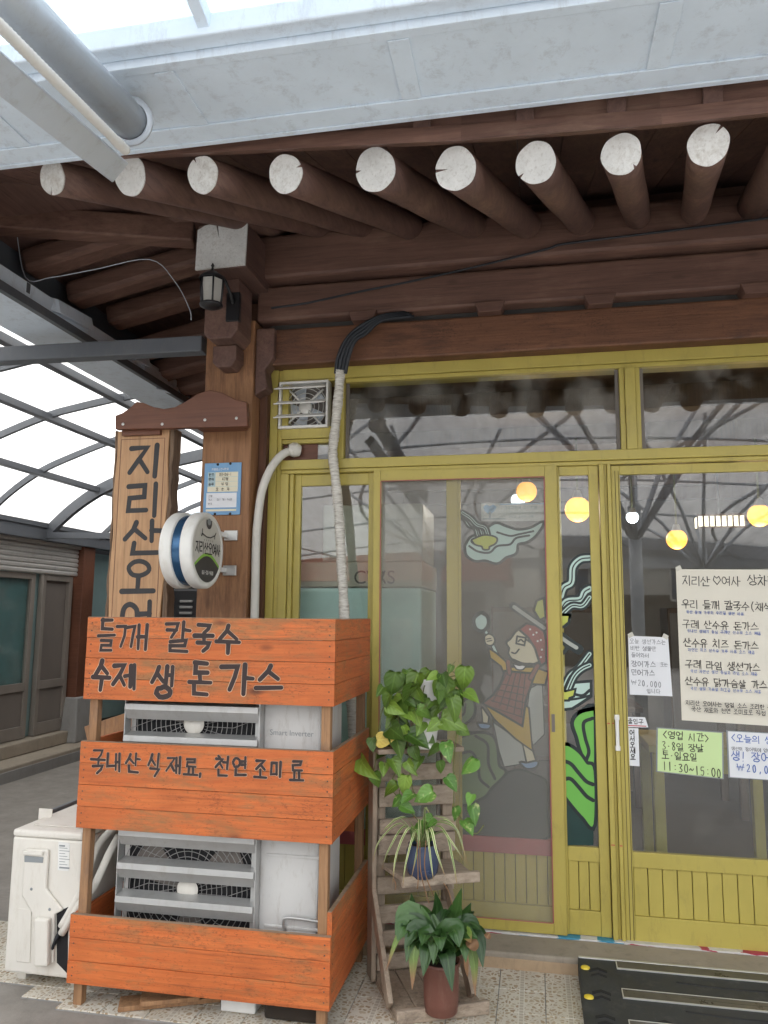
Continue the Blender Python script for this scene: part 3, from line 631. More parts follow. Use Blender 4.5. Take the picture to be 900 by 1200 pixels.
# soffit boards above the rafters, eave board and lath ends in front of them
def eave_z(x): return 3.005 + max(0, -(x - .1)) * .072
def eline(px, py, Y): return at(px, py, Y)
sb = MB()
for i in range(40):
    x0 = -2.75 + i * .16
    a, b_ = Vector((x0, 2.275, eave_z(x0) + .07)), Vector((x0 + .157, 2.275, eave_z(x0 + .157) + .07)); dd = Vector((.0, 1.62, .58)); tz = Vector((0, 0, .025))
    sb.hexa([a, b_, b_ + dd, a + dd, a + tz, b_ + tz, b_ + dd + tz, a + dd + tz])
sb.build('soffit_boards', 'eave_wood_y', house)
# eave board on the rafter ends, face board and laths above it up to the gutter
ex = (-3.0, -2.2, -1.5, -.8, -.2, .4, 1.0, 1.7, 3.3)
def zb(x): return 2.962 + max(0, -(x - .1)) * .070
def zg(x): return 3.17
eb = MB(); fb = MB()
for x0, x1 in zip(ex[:-1], ex[1:]):
    eb.hexa([(x0, 2.225, zb(x0)), (x1, 2.225, zb(x1)), (x1, 2.29, zb(x1) + .03), (x0, 2.29, zb(x0) + .03), (x0, 2.225, zb(x0) + .052), (x1, 2.225, zb(x1) + .052), (x1, 2.29, zb(x1) + .082), (x0, 2.29, zb(x0) + .082)])
    fb.hexa([(x0, 2.245, zb(x0) + .0525), (x1, 2.245, zb(x1) + .0525), (x1, 2.262, zb(x1) + .0625), (x0, 2.262, zb(x0) + .0625), (x0, 2.215, zb(x0) + .22), (x1, 2.215, zb(x1) + .22), (x1, 2.232, zb(x1) + .22), (x0, 2.232, zb(x0) + .22)])
eb.build('eave_board', 'eave_wood_x', house); fb.build('face_board', 'eave_wood_x', house)
for px in (495, 615, 722, 835, 945, 380, 270, 150, 40):
    x0 = at(px, 130, 2.24).x; lt = MB(); lt.obox((x0, 2.220, zb(x0) + .125), (.028, 0, 0), (0, .008, 0), (0, -.016, .078)); lt.build('lath', 'eave_wood_y', house, bev=.003)
rb = MB(); rb.hexa([(-2.85, 2.19, 3.34), (3.4, 2.19, 3.27), (3.4, 7.5, 5.1), (-2.85, 7.5, 5.1), (-2.85, 2.19, 3.40), (3.4, 2.19, 3.33), (3.4, 7.5, 5.3), (-2.85, 7.5, 5.3)])
for i in range(26):
    x0 = -2.8 + i * .24; rb.tube([(x0, 2.15, 3.44 - (x0 + 2.8) * .011), (x0, 7.5, 5.32)], .06, 8)
rb.build('roof', 'roof_dark', house)
# side eave over the alley: hip rafter and short rafters
hp0 = at(228, 274, 3.45); hp1 = atx(-40, 255, -2.75)
b = MB(); b.bar(hp0, hp1, .10, .125); b.build('hip_rafter', 'eave_wood_x', house, bev=0.01)
for (px, py, xx, dr) in ((33, 312, -2.62, .075), (84, 348, -2.60, .078), (130, 374, -2.58, .078), (160, 412, -2.58, .078), (183, 437, -2.56, .078), (205, 455, -2.55, .078), (222, 470, -2.54, .078)):
    e0 = atx(px, py, xx); q = e0 + Vector((1.05, .02, .24))
    b = MB(); d = (q - e0); b.bar(e0, q, .15, .13); b.build('side_rafter', 'eave_wood_x', house, bev=0.03)
b = MB(); b.hexa([(-2.72, 2.9, 3.41), (-1.45, 2.9, 3.66), (-1.45, 9, 3.66), (-2.72, 9, 3.41), (-2.72, 2.9, 3.45), (-1.45, 2.9, 3.70), (-1.45, 9, 3.70), (-2.72, 9, 3.45)]); b.build('side_soffit', 'eave_wood_y', house)
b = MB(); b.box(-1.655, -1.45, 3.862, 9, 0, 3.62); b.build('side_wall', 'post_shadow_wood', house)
for i in range(5):
    b = MB(); c = Vector((-1.668, 4.25 + i * .95, 2.4)); b.box(-1.70, -1.657, c.y - .06, c.y + .06, 0, 3.5); b.build('side_post', 'post_wood', house, bev=.004)

# ---- yellow shop front: fixed frame
fr = MB(); y0, y1 = 3.74, 3.86
zT = 2.79; zmid1 = 2.300; zmid0 = 2.233
fr.box(-1.354, -1.312, y0, y1, 0.071, zT); fr.box(-1.312, -1.290, y0 + .012, y1, 0.071, zT)        # left jamb, stepped
fr.box(-1.289, 3.0, y0, y1, 2.730, zT); fr.box(-0.951, 3.0, y0 + .014, y1, 2.708, 2.729)           # head
fr.box(-1.289, 3.0, y0, y1, zmid0 + .018, zmid1); fr.box(-1.289, 3.0, y0 + .014, y1, zmid0 - .002, zmid0 + .017); # transom bar
fr.box(0.449, 0.497, y0, y1, zmid1 + .001, 2.707); fr.box(0.424, 0.448, y0 + .012, y1, zmid1 + .001, 2.707); fr.box(0.498, 0.520, y0 + .012, y1, zmid1 + .001, 2.707)
fr.box(-0.998, -0.952, y0, y1, zmid1 + .001, 2.7295)                                                # post right of the fan
fr.box(-1.289, -0.999, y0 + .004, y1, 2.415, 2.475); fr.box(-1.289, -0.999, y0 + .018, y1, 2.392, 2.414)
fr.box(-1.289, -1.255, y0 + .004, y1, 2.476, 2.729); fr.box(-1.254, -0.999, y0 + .004, y1, 2.720, 2.7295)
# lower left: jambs round the side window
fr.box(-1.289, -1.245, y0 + .006, y1, 0.071, zmid0 - .004); fr.box(-1.243, -1.222, y0 + .02, y1, 0.071, zmid0 - .004)
fr.build('door_frame', 'yellow_paint', house, bev=0.0025)
sl = MB(); sl.box(-1.255, 3.0, 3.735, 3.86, 0.0715, 0.079); sl.build('door_sill', 'peeling_tape', house)
# transom panes
for (x0, x1) in ((-0.951, 0.424), (0.520, 1.9)):
    tw = MB(); tw.box(x0 + .001, x1 - .001, 3.786, 3.791, zmid1 + .002, 2.7075); tp = tw.build('transom_window', 'transom_glass', house)
    for a, b_ in ((x0 + .001, x0 + .018), (x1 - .018, x1 - .001)):
        tb = MB(); tb.box(a, b_, 3.776, 3.785, zmid1 + .002, 2.7075); tb.build('window_bead', 'bronze_panel', tp)
tw = MB(); tw.box(-1.10, -1.0, 3.786, 3.791, 2.301, 2.391); tw.build('vent_pane', 'pane_glass', house)
tw = MB(); tw.box(-1.289, -1.101, 3.782, 3.792, 2.301, 2.391); tw.build('vent_board', 'cap_wood', house)

def leaf(name, x0, x1, yf, z0, z1, stile_l, stile_r, rail_t, z_g0, z_panel1, boards, glassname='pane_glass', rail_mat=1, dep=.03, seams=True, ztop=None, **kw):
    """a door leaf: yellow frame, glass above, tongued boards below"""
    m = MB(); yb = yf + dep
    m.box(x0, x0 + stile_l, yf, yb, z0, z1); m.box(x1 - stile_r, x1, yf, yb, z0, z1)
    a, b_ = x0 + stile_l + .0005, x1 - stile_r - .0005
    m.box(a, b_, yf + .001, yb, z1 - rail_t, z1 - .001)
    m.box(a, b_, yf + .001, yb, z_panel1, z_g0 - .001, rail_mat)
    m.box(a, b_, yf + .001, yb, z0 + .001, z0 + .105)
    ob = m.build(name, ['yellow_paint', 'red_rail_paint'], house, bev=0.002, **kw)
    pn = MB(); n = boards; w = (b_ - a) / n
    for i in range(n): pn.box(a + i * w + .0016, a + (i + 1) * w - .0016, yf + .010, yb - .004, z0 + .106, z_panel1 - .001)
    pn.build('panel', 'yellow_paint', ob, bev=0.002)
    sm = MB(); sm.box(a, b_, yb - .0035, yb - .001, z0 + .106, z_panel1 - .001); sm.build('panel_seam', 'yellow_paint_seam', ob)
    gp = MB(); gp.box(a, b_, yf + .013, yf + .018, z_g0, z1 - rail_t - .0005); gp.build('pane', glassname, ob)
    return ob
zd0 = 0.081
# left window behind the bundle of pipes and the leaf behind the net
l1 = leaf('sliding_window', -1.221, -0.79, 3.782, zd0, 2.231, .035, .035, .062, .47, .40, 7)
l2 = leaf('sliding_door', -0.789, -0.368, 3.784, zd0, 2.231, .03, .058, .045, .47, .40, 7)
l3 = leaf('sliding_door', -0.367, 0.135, 3.783, zd0, 2.231, .012, .05, .05, .478, .406, 9, rail_mat=1)
l4 = leaf('sliding_door', 0.1175, 0.312, 3.7685, zd0, 2.231, .010, .045, .045, .462, .398, 3, rail_mat=0)
l5 = leaf('entrance_door', 0.372, 1.60, 3.764, zd0 - .004, 2.226, .040, .06, .045, .455, .388, 18, rail_mat=0)
jb = MB(); jb.box(.316, .338, 3.750, 3.84, .08, 2.231); jb.box(.339, .352, 3.762, 3.84, .08, 2.231); jb.box(.353, .3695, 3.745, 3.84, .08, 2.231)
jb.build('meeting_post', 'yellow_paint', house, bev=0.002)
gv = MB(); 
for xx in (.3905, .406): gv.box(xx - .0015, xx + .0015, 3.7628, 3.7639, .08, 2.2)
gv.build('groove', 'yellow_paint_seam', l5)
for zq, xs in ((848, ((.318, .330), (.3415, .350), (.356, .368))), (990, ((.318, .335), (.355, .368)))):
    for a_, b_2 in xs:
        tm = MB(); z_ = Z(705, zq, 3.75); yq = 3.7495 if a_ < .338 else 3.7615 if a_ < .352 else 3.7445; tm.box(a_, b_2, yq - .0003, yq, z_, z_ + .004); tm.build('tape_mark', 'ink_red', bpy.data.objects['meeting_post'])
# white pull handle
hd = MB(); hz0, hz1 = Z(722, 878, 3.76), Z(722, 838, 3.76); hx = X(723, 858, 3.76)
hd.obox((hx, 3.742, (hz0 + hz1) / 2), (.008, 0, 0), (0, .006, 0), (0, 0, (hz1 - hz0) / 2 - .012)); hd.box(hx - .011, hx + .011, 3.736, 3.763, hz0 - .004, hz0 + .018); hd.box(hx - .011, hx + .011, 3.736, 3.763, hz1 - .02, hz1 + .004)
hd.build('handle', 'white_plastic', l5, bev=0.003)
# insect screen leaf standing in front
sc_ = MB(); x0, x1 = -.793, .117; z0, z1 = .082, 2.232
sc_.box(x0, x0 + .036, 3.746, 3.768, z0, z1); sc_.box(x1 - .058, x1, 3.746, 3.768, z0, z1)
sc_.box(x0 + .0365, x1 - .0585, 3.7465, 3.768, z1 - .052, z1 - .0005); sc_.box(x0 + .0365, x1 - .0585, 3.7465, 3.768, z0 + .0005, z0 + .046)
scr = sc_.build('screen_door', 'yellow_paint', house, bev=0.002)
nt = MB(); nt.poly([(x0 + .036, 3.758, z0 + .046), (x1 - .058, 3.758, z0 + .046), (x1 - .058, 3.758, z1 - .052), (x0 + .036, 3.758, z1 - .052)]); nt.build('netting', 'insect_net', scr)
bd = MB(); bd.box(x0 + .0362, x0 + .0405, 3.7445, 3.7462, z0 + .05, z1 - .056); bd.box(x1 - .0625, x1 - .0582, 3.7445, 3.7462, z0 + .05, z1 - .056); bd.box(x0 + .041, x1 - .063, 3.7445, 3.7462, z1 - .0565, z1 - .0525); bd.box(x0 + .041, x1 - .063, 3.7445, 3.7462, z0 + .0465, z0 + .050)
bd.build('net_bead', 'red_rail_paint', scr)
ph = MB(); ph.box(X(646.5, 855), X(650.5, 855), 3.7425, 3.7462, Z(648, 858), Z(648, 837)); ph.build('handle', 'bronze_panel', scr, bev=.001)
# room behind the glass
rm = MB(); rm.box(-1.44, 3.2, 3.9, 8.6, -.02, .074); rm.build('shop_floor', 'inside_floor', house)
rm = MB(); rm.box(-1.44, 3.2, 8.6, 8.7, .075, 3.0); rm.box(-1.449, -1.40, 3.87, 8.59, .075, 3.0); rm.box(3.2, 3.28, 3.6, 8.6, 0, 3.6); rm.build('inner_wall', 'inside_wall', house)
rm = MB(); rm.box(-1.39, 3.19, 3.87, 8.59, 2.84, 2.90); rm.build('ceiling', 'interior_wood', house)
rm = MB()
for i in range(5): rm.box(-1.38, 3.18, 4.5 + i * .9, 4.62 + i * .9, 2.70, 2.838)
rm.build('ceiling_joists', 'interior_wood', house)
wp = MB(); wp.box(-1.44, 3.19, 3.805, 3.825, 3.21, 3.74); wp.build('eave_filling', 'eave_wood_x', house)
wp = MB(); wp.box(-1.398, 3.19, 3.865, 3.885, 2.795, 3.2); wp.build('wall_filling', 'dark_wall', house)

# ---- painting on the panes (flat paint on the outside of the glass)
def mural(YM):
    k = Ink((0, YM, 0), (1, 0, 0), (0, 0, 1), (0, -1, 0), lift=.0004, step=.00011)
    def pp(pts): return [(lambda q: (q.x, q.z))(at(x, y, YM)) for x, y in pts]
    def smooth(pts, n=5, close=False):
        if close: pts = pts + [pts[0]]
        return [(c.x, c.y) for c in curve([(x, y, 0) for x, y in pts], n)]
    k.area = lambda pts, mi, sm=True: k.patch(pp(smooth(pts, 5, True)[:-1] if sm else pts), mi)
    k.ln = lambda pts, w, mi=1, sm=True, tp=(1, 1): k.stroke(pp(smooth(pts) if sm and len(pts) > 2 else pts), w * .0044, mi, tp)
    k.out = lambda pts, mi, w=3, sm=True: (k.ln(pts + [pts[0], pts[1]], w * 2, 1, sm), k.area(pts, mi, sm))
    def steam(pts, w=6, gap=2.6):
        k.ln(pts, w + 5, 1); k.ln(pts, w, 0); k.ln(pts, 1.4, 1, True)
    k.steam = steam
    return k
MM = ['paint_mint', 'paint_black', 'paint_green', 'paint_deepteal', 'paint_bowl', 'paint_mustard', 'paint_skin', 'paint_red', 'paint_plaid', 'paint_cloud', 'paint_hill', 'paint_slate', 'paint_blue', 'ink_white']
k = mural(3.7955)
def q4(pts, ox=520, oy=540, s=4.0): return [(ox + x / s, oy + y / s) for x, y in pts]
cl = q4([(105, 400), (130, 362), (175, 345), (240, 298), (290, 312), (350, 328), (410, 318), (462, 292), (430, 345), (390, 375), (345, 388), (335, 430), (290, 448), (250, 476), (195, 462), (150, 465), (112, 440)])
k.out(cl, 0, 3)
k.ln(q4([(120, 400), (160, 425), (215, 430), (250, 400), (310, 392), (340, 362), (400, 350)]), 2.4); k.ln(q4([(250, 335), (310, 352), (350, 345), (420, 330)]), 2.2)
for dx in (0, 22, 44): k.steam(q4([(165 + dx, 360), (150 + dx, 315), (120 + dx * .8, 300), (98 + dx * .6, 268), (70 + dx * .4, 262 - dx * .4)]), 3)
k.out(q4([(135, 372), (190, 352), (243, 362), (240, 385), (212, 400), (208, 412), (188, 412), (180, 398), (150, 390)]), 4, 2)
q = lambda pts: q4(pts, 530, 700, 4.0)
# hills
k.out(q([(25, 1130), (30, 960), (110, 950), (200, 862), (300, 812), (380, 832), (440, 872), (440, 1000), (436, 1128), (230, 1130)]), 11, 2, True)
k.out(q([(30, 665), (110, 640), (180, 650), (205, 700), (215, 790), (245, 822), (180, 890), (140, 935), (30, 950)]), 10, 3)
k.ln(q([(30, 735), (90, 725), (120, 780), (130, 850), (170, 888)]), 3); k.ln(q([(110, 650), (165, 690), (170, 780), (200, 850)]), 3)
k.out(q([(30, 520), (70, 480), (95, 485), (100, 540), (70, 580), (30, 590)]), 10, 3); k.ln(q([(30, 560), (55, 545), (62, 500)]), 2.5)
k.out(q([(195, 590), (340, 690), (345, 775), (245, 792), (222, 720)]), 9, 1, False)
k.out(q([(365, 430), (420, 400), (430, 640), (380, 690), (350, 560)]), 9, 1, False)
# far arm, spoon and hand
k.ln(q([(148, 140), (180, 205), (212, 272)]), 5); k.ln(q([(150, 145), (180, 205), (210, 268)]), 2.6, 0)
k.out(q([(135, 80), (158, 96), (160, 128), (140, 150), (116, 138), (110, 104)]), 0, 4)
# skirt, legs and shoes
k.out(q([(140, 520), (168, 560), (164, 595), (146, 592)]), 6, 2, False); k.out(q([(333, 688), (372, 712), (390, 770), (352, 772)]), 6, 2, False)
k.out(q([(122, 592), (150, 594), (176, 600), (165, 613), (135, 610)]), 12, 2); k.out(q([(322, 775), (352, 778), (396, 770), (390, 792), (350, 798)]), 12, 2)
k.out(q([(150, 495), (240, 545), (325, 598), (340, 508), (355, 520), (372, 712), (300, 660), (200, 568)]), 5, 2, False)
# shirt and pinafore
k.out(q([(175, 245), (205, 265), (245, 300), (262, 330), (380, 330), (445, 352), (432, 405), (380, 402), (350, 370), (250, 365), (232, 320), (182, 282)]), 5, 2, False)
k.out(q([(250, 350), (380, 362), (358, 430), (340, 480), (325, 595), (240, 545), (150, 495), (195, 462), (232, 405)]), 8, 2.5, False)
for i in range(5): k.ln(q([(225 - i * 14, 405 + i * 26), (345 - i * 4, 425 + i * 34)]), 1.0)
for i in range(5): k.ln(q([(255 + i * 22, 355), (190 + i * 33, 490 + i * 18)]), 1.0)
for pts in ([(262, 300), (268, 355)], [(400, 320), (368, 378)]): k.ln(q(pts), 6, 1); k.ln(q(pts), 3.6, 8)
k.out(q([(290, 315), (318, 322), (342, 315), (330, 335), (305, 334)]), 13, 1.5)
# hand
k.out(q([(155, 185), (172, 175), (190, 185), (196, 205), (182, 222), (160, 215)]), 6, 2)
for a in ((160, 196), (164, 206)): k.ln(q([a, (a[0] + 22, a[1] - 4)]), 1.2)
# head
k.out(q([(300, 165), (325, 148), (360, 160), (395, 235), (408, 285), (395, 302), (350, 312), (310, 302), (285, 288), (268, 262), (272, 238), (259, 214), (276, 198)]), 6, 2.5)
k.out(q([(320, 150), (350, 127), (390, 135), (425, 162), (436, 205), (435, 300), (418, 312), (408, 285), (392, 235), (360, 185)]), 7, 2.5, False)
for a in ((365, 150), (395, 165), (415, 200), (400, 205), (420, 245), (415, 280), (380, 175)): k.patch([(lambda v_: (v_.x, v_.z))(at(*q([(a[0] + 5 * math.cos(t), a[1] + 5 * math.sin(t))])[0], 3.7955)) for t in (0, 1.05, 2.1, 3.14, 4.2, 5.24)], 13)
k.ln(q([(304, 182), (345, 190), (338, 225), (300, 216), (304, 182)]), 2, 1, False); k.ln(q([(345, 196), (372, 215)]), 2); k.ln(q([(310, 206), (322, 198), (334, 208)]), 1.8)
k.ln(q([(279, 258), (296, 262), (313, 243)]), 1.8); k.ln(q([(285, 290), (330, 308), (372, 310)]), 2)
# tray end, little bowl
k.ln(q([(285, 40), (330, 72), (430, 140)]), 9, 1); k.ln(q([(290, 45), (335, 77), (430, 143)]), 4, 9)
k.out(q([(388, 60), (400, 20), (424, 10), (432, 90), (412, 100)]), 4, 2.5, False)
k.build('mural', MM, l3)
# right hand pane
k = mural(3.781)
r4 = lambda pts: q4(pts, 520, 540, 4.0); r3 = lambda pts: q4(pts, 645, 640, 3.333)
k.area(r3([(28, 960), (40, 945), (80, 1000), (130, 1058), (168, 1085), (168, 1168), (28, 1168)]), 3, False)
k.steam(r4([(538, 690), (560, 600), (598, 570), (605, 500), (640, 462), (684, 455)]), 6); k.steam(r4([(542, 715), (575, 660), (640, 650), (660, 615), (684, 600)]), 6); k.steam(r4([(552, 722), (600, 680), (650, 680), (684, 640)]), 4)
k.out(r4([(534, 728), (585, 728), (580, 755), (560, 772), (534, 774)]), 4, 3, False)
k.ln(r4([(530, 810), (580, 850), (632, 885)]), 11, 1); k.ln(r4([(534, 816), (580, 850), (622, 876)]), 4, 9)
k.ln(r4([(530, 905), (560, 900), (578, 880)]), 4, 1); k.ln(r4([(534, 930), (533, 990)]), 6, 1)
k.out(r4([(534, 1080), (560, 1050), (620, 1045), (684, 1040), (684, 1100), (640, 1130), (600, 1155), (560, 1160), (534, 1150)]), 0, 3, False)
k.ln(r4([(600, 1090), (650, 1100), (684, 1075)]), 3); k.ln(r4([(590, 1120), (640, 1112), (684, 1100)]), 2.4)
for dx in (0, 22): k.steam(r4([(558 + dx, 1080), (590 + dx, 1010), (630 + dx * .8, 975), (684, 905 + dx * 2.4)]), 4)
k.out(r4([(534, 1075), (570, 1085), (612, 1075), (606, 1100), (585, 1108), (582, 1118), (556, 1118), (550, 1105), (534, 1098)]), 4, 2.4, False)
k.out(r3([(168, 642), (118, 655), (92, 690), (108, 745), (120, 790), (140, 835), (168, 862)]), 2, 4, True)
k.ln(r3([(165, 672), (130, 690), (135, 745), (150, 800), (140, 835)]), 3.6)
k.out(r3([(28, 790), (66, 780), (110, 810), (140, 850), (168, 878), (168, 1085), (130, 1058), (80, 1000), (40, 945), (28, 930)]), 2, 3.6, True)
k.ln(r3([(28, 870), (50, 842), (80, 850), (110, 885), (140, 918), (166, 930)]), 4); k.ln(r3([(34, 945), (50, 915), (78, 908), (110, 940), (140, 975), (166, 992)]), 4)
k.build('mural', MM, l4)
#PART3
# ================================================================== THE ALLEY AND ITS CANOPY (left)
xl = -5.0
nb = thing('neighbour_house', 'low grey house across the alley with a half lowered aluminium shutter over its doors', 'house', (xl, 6.5, 0))
w_ = MB(); w_.box(xl - .3, xl - .10, 1.0, 11, 0, 2.62); w_.build('wall', 'dark_wall', nb)
w_ = MB(); w_.box(xl - .4, xl + .36, 1.0, 11, -.02, .135); w_.box(xl - .4, xl + .10, 1.0, 8.05, .136, .262); w_.build('door_step', 'concrete', nb, bev=.012)
w_ = MB(); w_.box(xl + .3605, xl + .372, 1.0, 11, -.01, .10); w_.build('kerb_face', 'concrete_grey', nb, bev=.004)
yd = [atx(px, 760, xl).y for px in (-60, 2, 37, 45, 80, 90)]
zs0, zs1 = 1.905, 2.20
w_ = MB(); w_.box(xl - .02, xl + .06, 3.5, atx(103, 650, xl + .06).y, zs1 + .002, zs1 + .085); w_.build('shutter_rail', 'shutter_alu', nb, bev=.004)
sh = MB(); ys = 3.5; ye = atx(89, 660, xl).y
for i in range(6):
    z = zs0 + i * .0495; sh.prism([(xl + .02, ys, z), (xl + .032, ys, z + .008), (xl + .034, ys, z + .03), (xl + .02, ys, z + .0475), (xl + .005, ys, z + .0475), (xl + .005, ys, z)], (0, ye - ys, 0))
sh.build('shutter', 'shutter_alu', nb)
for a, b_, g_ in ((yd[0] - 1.2, yd[2], True), (yd[3], yd[4], False)):
    m = MB(); z0, z1 = .27, zs0 - .004; x0, x1 = xl - .05, xl - (.005 if g_ else -.008)
    m.box(x0, x1, a, a + .05, z0, z1); m.box(x0, x1, b_ - .06, b_, z0, z1); m.box(x0, x1, a + .051, b_ - .061, z0, z0 + .12); m.box(x0, x1, a + .051, b_ - .061, z0 + .46, z0 + .54); m.box(x0, x1, a + .051, b_ - .061, z1 - .06, z1)
    d_ = m.build('sliding_door', 'bronze_alu', nb, bev=.003)
    m = MB(); m.box(x0 + .012, x1 - .02, a + .051, b_ - .061, z0 + .121, z0 + .459); m.build('panel', 'bronze_panel', d_)
    m = MB(); m.box(x0 + .012, x0 + .018, a + .051, b_ - .061, z0 + .541, z1 - .061); m.build('pane', 'dark_glass' if g_ else 'bronze_panel', d_)
m = MB(); m.box(xl - .05, xl + .03, yd[4] + .05, yd[4] + .10, .27, 2.2); m.box(xl - .05, xl + .02, yd[4] + .14, yd[4] + .19, .27, 2.2); m.build('door_jamb', 'shutter_alu', nb, bev=.003)
m = MB(); m.box(xl - .09, xl - .055, 3.5, 9.4, .27, 2.2); m.build('curtain', 'curtain_teal', nb)
ypl = atx(92, 700, xl + .06).y
m = MB(); m.box(xl - .06, xl + .10, ypl, ypl + .22, .5, 2.5); m.build('post', 'cap_wood', nb, bev=.006)
m = MB(); m.prism([(xl - .12, ypl - .12, .136), (xl + .20, ypl - .12, .136), (xl + .15, ypl - .05, .60), (xl - .07, ypl - .05, .60)], (0, .34, 0)); m.build('post_base', 'concrete_grey', nb, bev=.015)

cn = thing('alley_canopy', 'arched white polycarbonate canopy on grey steel ribs over the alley', 'canopy', (-3.6, 5.5, 0))
prof = [(-4.9, 2.354), (-4.62, 2.60), (-4.323, 2.79), (-4.0, 2.92), (-3.642, 3.04), (-3.35, 3.10), (-3.05, 3.15), (-2.78, 3.17), (-2.50, 3.165)]
pc = curve([(x, 0, z) for x, z in prof], 5)
for yy, rr in ((2.35, .026), (3.28, .026), (4.2, .026), (5.13, .026), (6.02, .026), (6.955, .055), (7.9, .026), (8.8, .026)):
    m = MB()
    for a, b_ in zip(pc[:-1], pc[1:]): m.bar(a + Vector((0, yy, -rr)), b_ + Vector((0, yy, -rr)) + (b_ - a) * .02, rr * 1.1, rr * 2)
    m.build('arch_rib', 'canopy_steel', cn)
for (x, z) in ((-4.323, 2.79), (-3.642, 3.04), (-3.05, 3.15)):
    m = MB(); m.box(x - .03, x + .03, 1.6, 9, z - .075, z - .02); m.build('purlin', 'canopy_steel', cn, bev=.004)
m = MB(); m.box(-4.98, -4.86, 1.6, 9, 2.235, 2.40); m.box(-4.86, -4.845, 1.6, 9, 2.36, 2.42); m.build('eave_beam', 'canopy_steel', cn, bev=.004)
m = MB()
for a, b_ in zip(pc[:-1], pc[1:]): m.poly([a + Vector((0, 1.5, .004)), b_ + Vector((0, 1.5, .004)), b_ + Vector((0, 9, .004)), a + Vector((0, 9, .004))], 0, True)
m.build('roof_sheet', 'polycarbonate_alley', cn)
m = MB(); m.box(-2.86, -2.50, 1.6, 9, 3.065, 3.08); m.box(-2.515, -2.50, 1.6, 9, 3.081, 3.17); m.build('gutter', 'gutter_metal', cn, bev=.003)
m = MB(); m.box(-2.70, -2.685, 1.6, 9, 3.081, 3.42); m.build('sky_gap_blocker', 'canopy_steel', cn)  # dark sheet added to block the sky showing between gutter and side eave
m = MB(); m.box(-2.50, -2.47, 1.6, 9, 3.03, 3.075); m.build('gutter_edge', 'canopy_steel', cn)
m = MB(); a = at(-60, 421, 3.62); b_ = at(240, 405, 3.62); m.bar(a, b_, .08, .085); m.build('tie_beam', 'canopy_steel', cn, bev=.006)
m = MB(); m.bar((-4.9, 6.955, 2.29), (-1.7, 6.955, 2.22), .06, .06); m.build('lower_chord', 'canopy_steel', cn)
for yy in (2.0, 9.2):
    m = MB(); m.box(-4.98, -4.88, yy - .05, yy + .05, .1, 2.24); m.build('column', 'canopy_steel', cn, bev=.006)
# flashing scraps between gutter and eaves
for i, (px, py) in enumerate(((85, 288), (225 / 2.727 + 0, 372), (155, 418), (178, 442), (200, 460))):
    m = MB(); c = atx(px, py, -2.5); m.obox(c + Vector((0, 0, .02)), (.02, .03, .0), (0, .16, .01), (-.01, 0, .04)); m.build('flashing', 'gutter_metal', cn, bev=.003)
# back of the alley: wall and gas meter
ew = MB(); ew.box(-5.6, -1.66, 9.0, 9.2, 0, 2.75)
ewo = ew.build('end_wall', 'dark_wall', None, loc=(-3.5, 9, 0)); prop(ewo, 'dark wall closing the far end of the covered alley', 'wall')
ym = 8.7
gm = thing('gas_meter', 'grey gas meter with a bent pipe at the far end of the covered alley', 'gas meter', at(120, 700, ym))
m = MB(); c = at(124, 695, ym); m.box(c.x - .10, c.x + .16, ym, ym + .16, c.z - .26, c.z + .20); m.build('body', 'concrete_grey', gm, bev=.04)
m = MB(); m.lathe((c.x - .01, ym - .005, c.z), [(0, .02), (.075, .02), (.09, 0)], 20, axis=(0, -1, 0)); m.build('dial', 'label_white', gm)
m = MB(); m.tube(curve([at(107, 735, ym - .1), at(107.5, 690, ym - .1), at(110, 678, ym - .1), at(122, 675, ym - .1)], 6), .035, 10); m.build('pipe', 'pipe_steel', gm)
m = MB(); m.box(c.x - .18, c.x - .02, ym, ym + .12, c.z + .38, c.z + .50); m.build('valve_box', 'label_white', gm, bev=.01)
gu = thing('wall_heater', 'dark metal box with grey grille glimpsed between signboard and corner post', 'vent box', at(214, 708, 8.6))
m = MB(); c = at(213, 712, 8.6); m.box(c.x - .3, c.x + .25, 8.6, 8.9, c.z - .5, c.z + .22); m.build('casing', 'lantern_black', gu, bev=.02)
for i in range(5):
    m = MB(); m.box(c.x - .02, c.x + .14, 8.575, 8.599, c.z - .22 + i * .07, c.z - .19 + i * .07); m.build('grille', 'concrete_grey', gu, bev=.006)

# ================================================================== ORANGE PLANK SCREEN ROUND THE AC UNIT
scn = thing('plank_screen', 'orange stained plank screen with brush lettering boxing in the tall AC unit', 'wooden screen', (-1.27, 3.18, 0))
xL, xR, yF, yB = -1.795, -0.750, 2.864, 3.507
th = .018
def boards(name, z0, z1, n, side):
    m = MB(); h = (z1 - z0) / n
    for i in range(n):
        a, b_ = z0 + i * h + .0008, z0 + (i + 1) * h - .0008; j = rnd.uniform(-.0012, .0012)
        if side == 'F': m.box(xL, xR, yF + j, yF + th, a, b_)
        elif side == 'R': m.box(xR - th, xR + j - .0005, yF + th + .0005, yB, a, b_)
        else: m.box(xL + .0005, xL + th, yF + th + .0005, yB, a, b_)
    if side != 'L':
        for i in range(n):
            for t_ in (.02, .98):
                for q_ in (.28, .72):
                    zz = z0 + (i + q_) * h + rnd.uniform(-.006, .006)
                    if side == 'F': m.lathe((xL + (xR - xL) * t_, yF - .0012, zz), [(0, .0012), (.0028, .0008), (.0032, 0)], 8, 1, axis=(0, -1, 0))
                    else: m.lathe((xR + .0012, yF + .02 + (yB - yF - .04) * t_, zz), [(0, .0012), (.0028, .0008), (.0032, 0)], 8, 1, axis=(1, 0, 0))
    o = m.build(name, ['orange_wood_' + ('x' if side == 'F' else 'y'), 'nail_head'], scn, bev=.0022); return o
lv = [(1.158, 1.486, 4), (.662, .993, 4), (.091, .340, 3)]
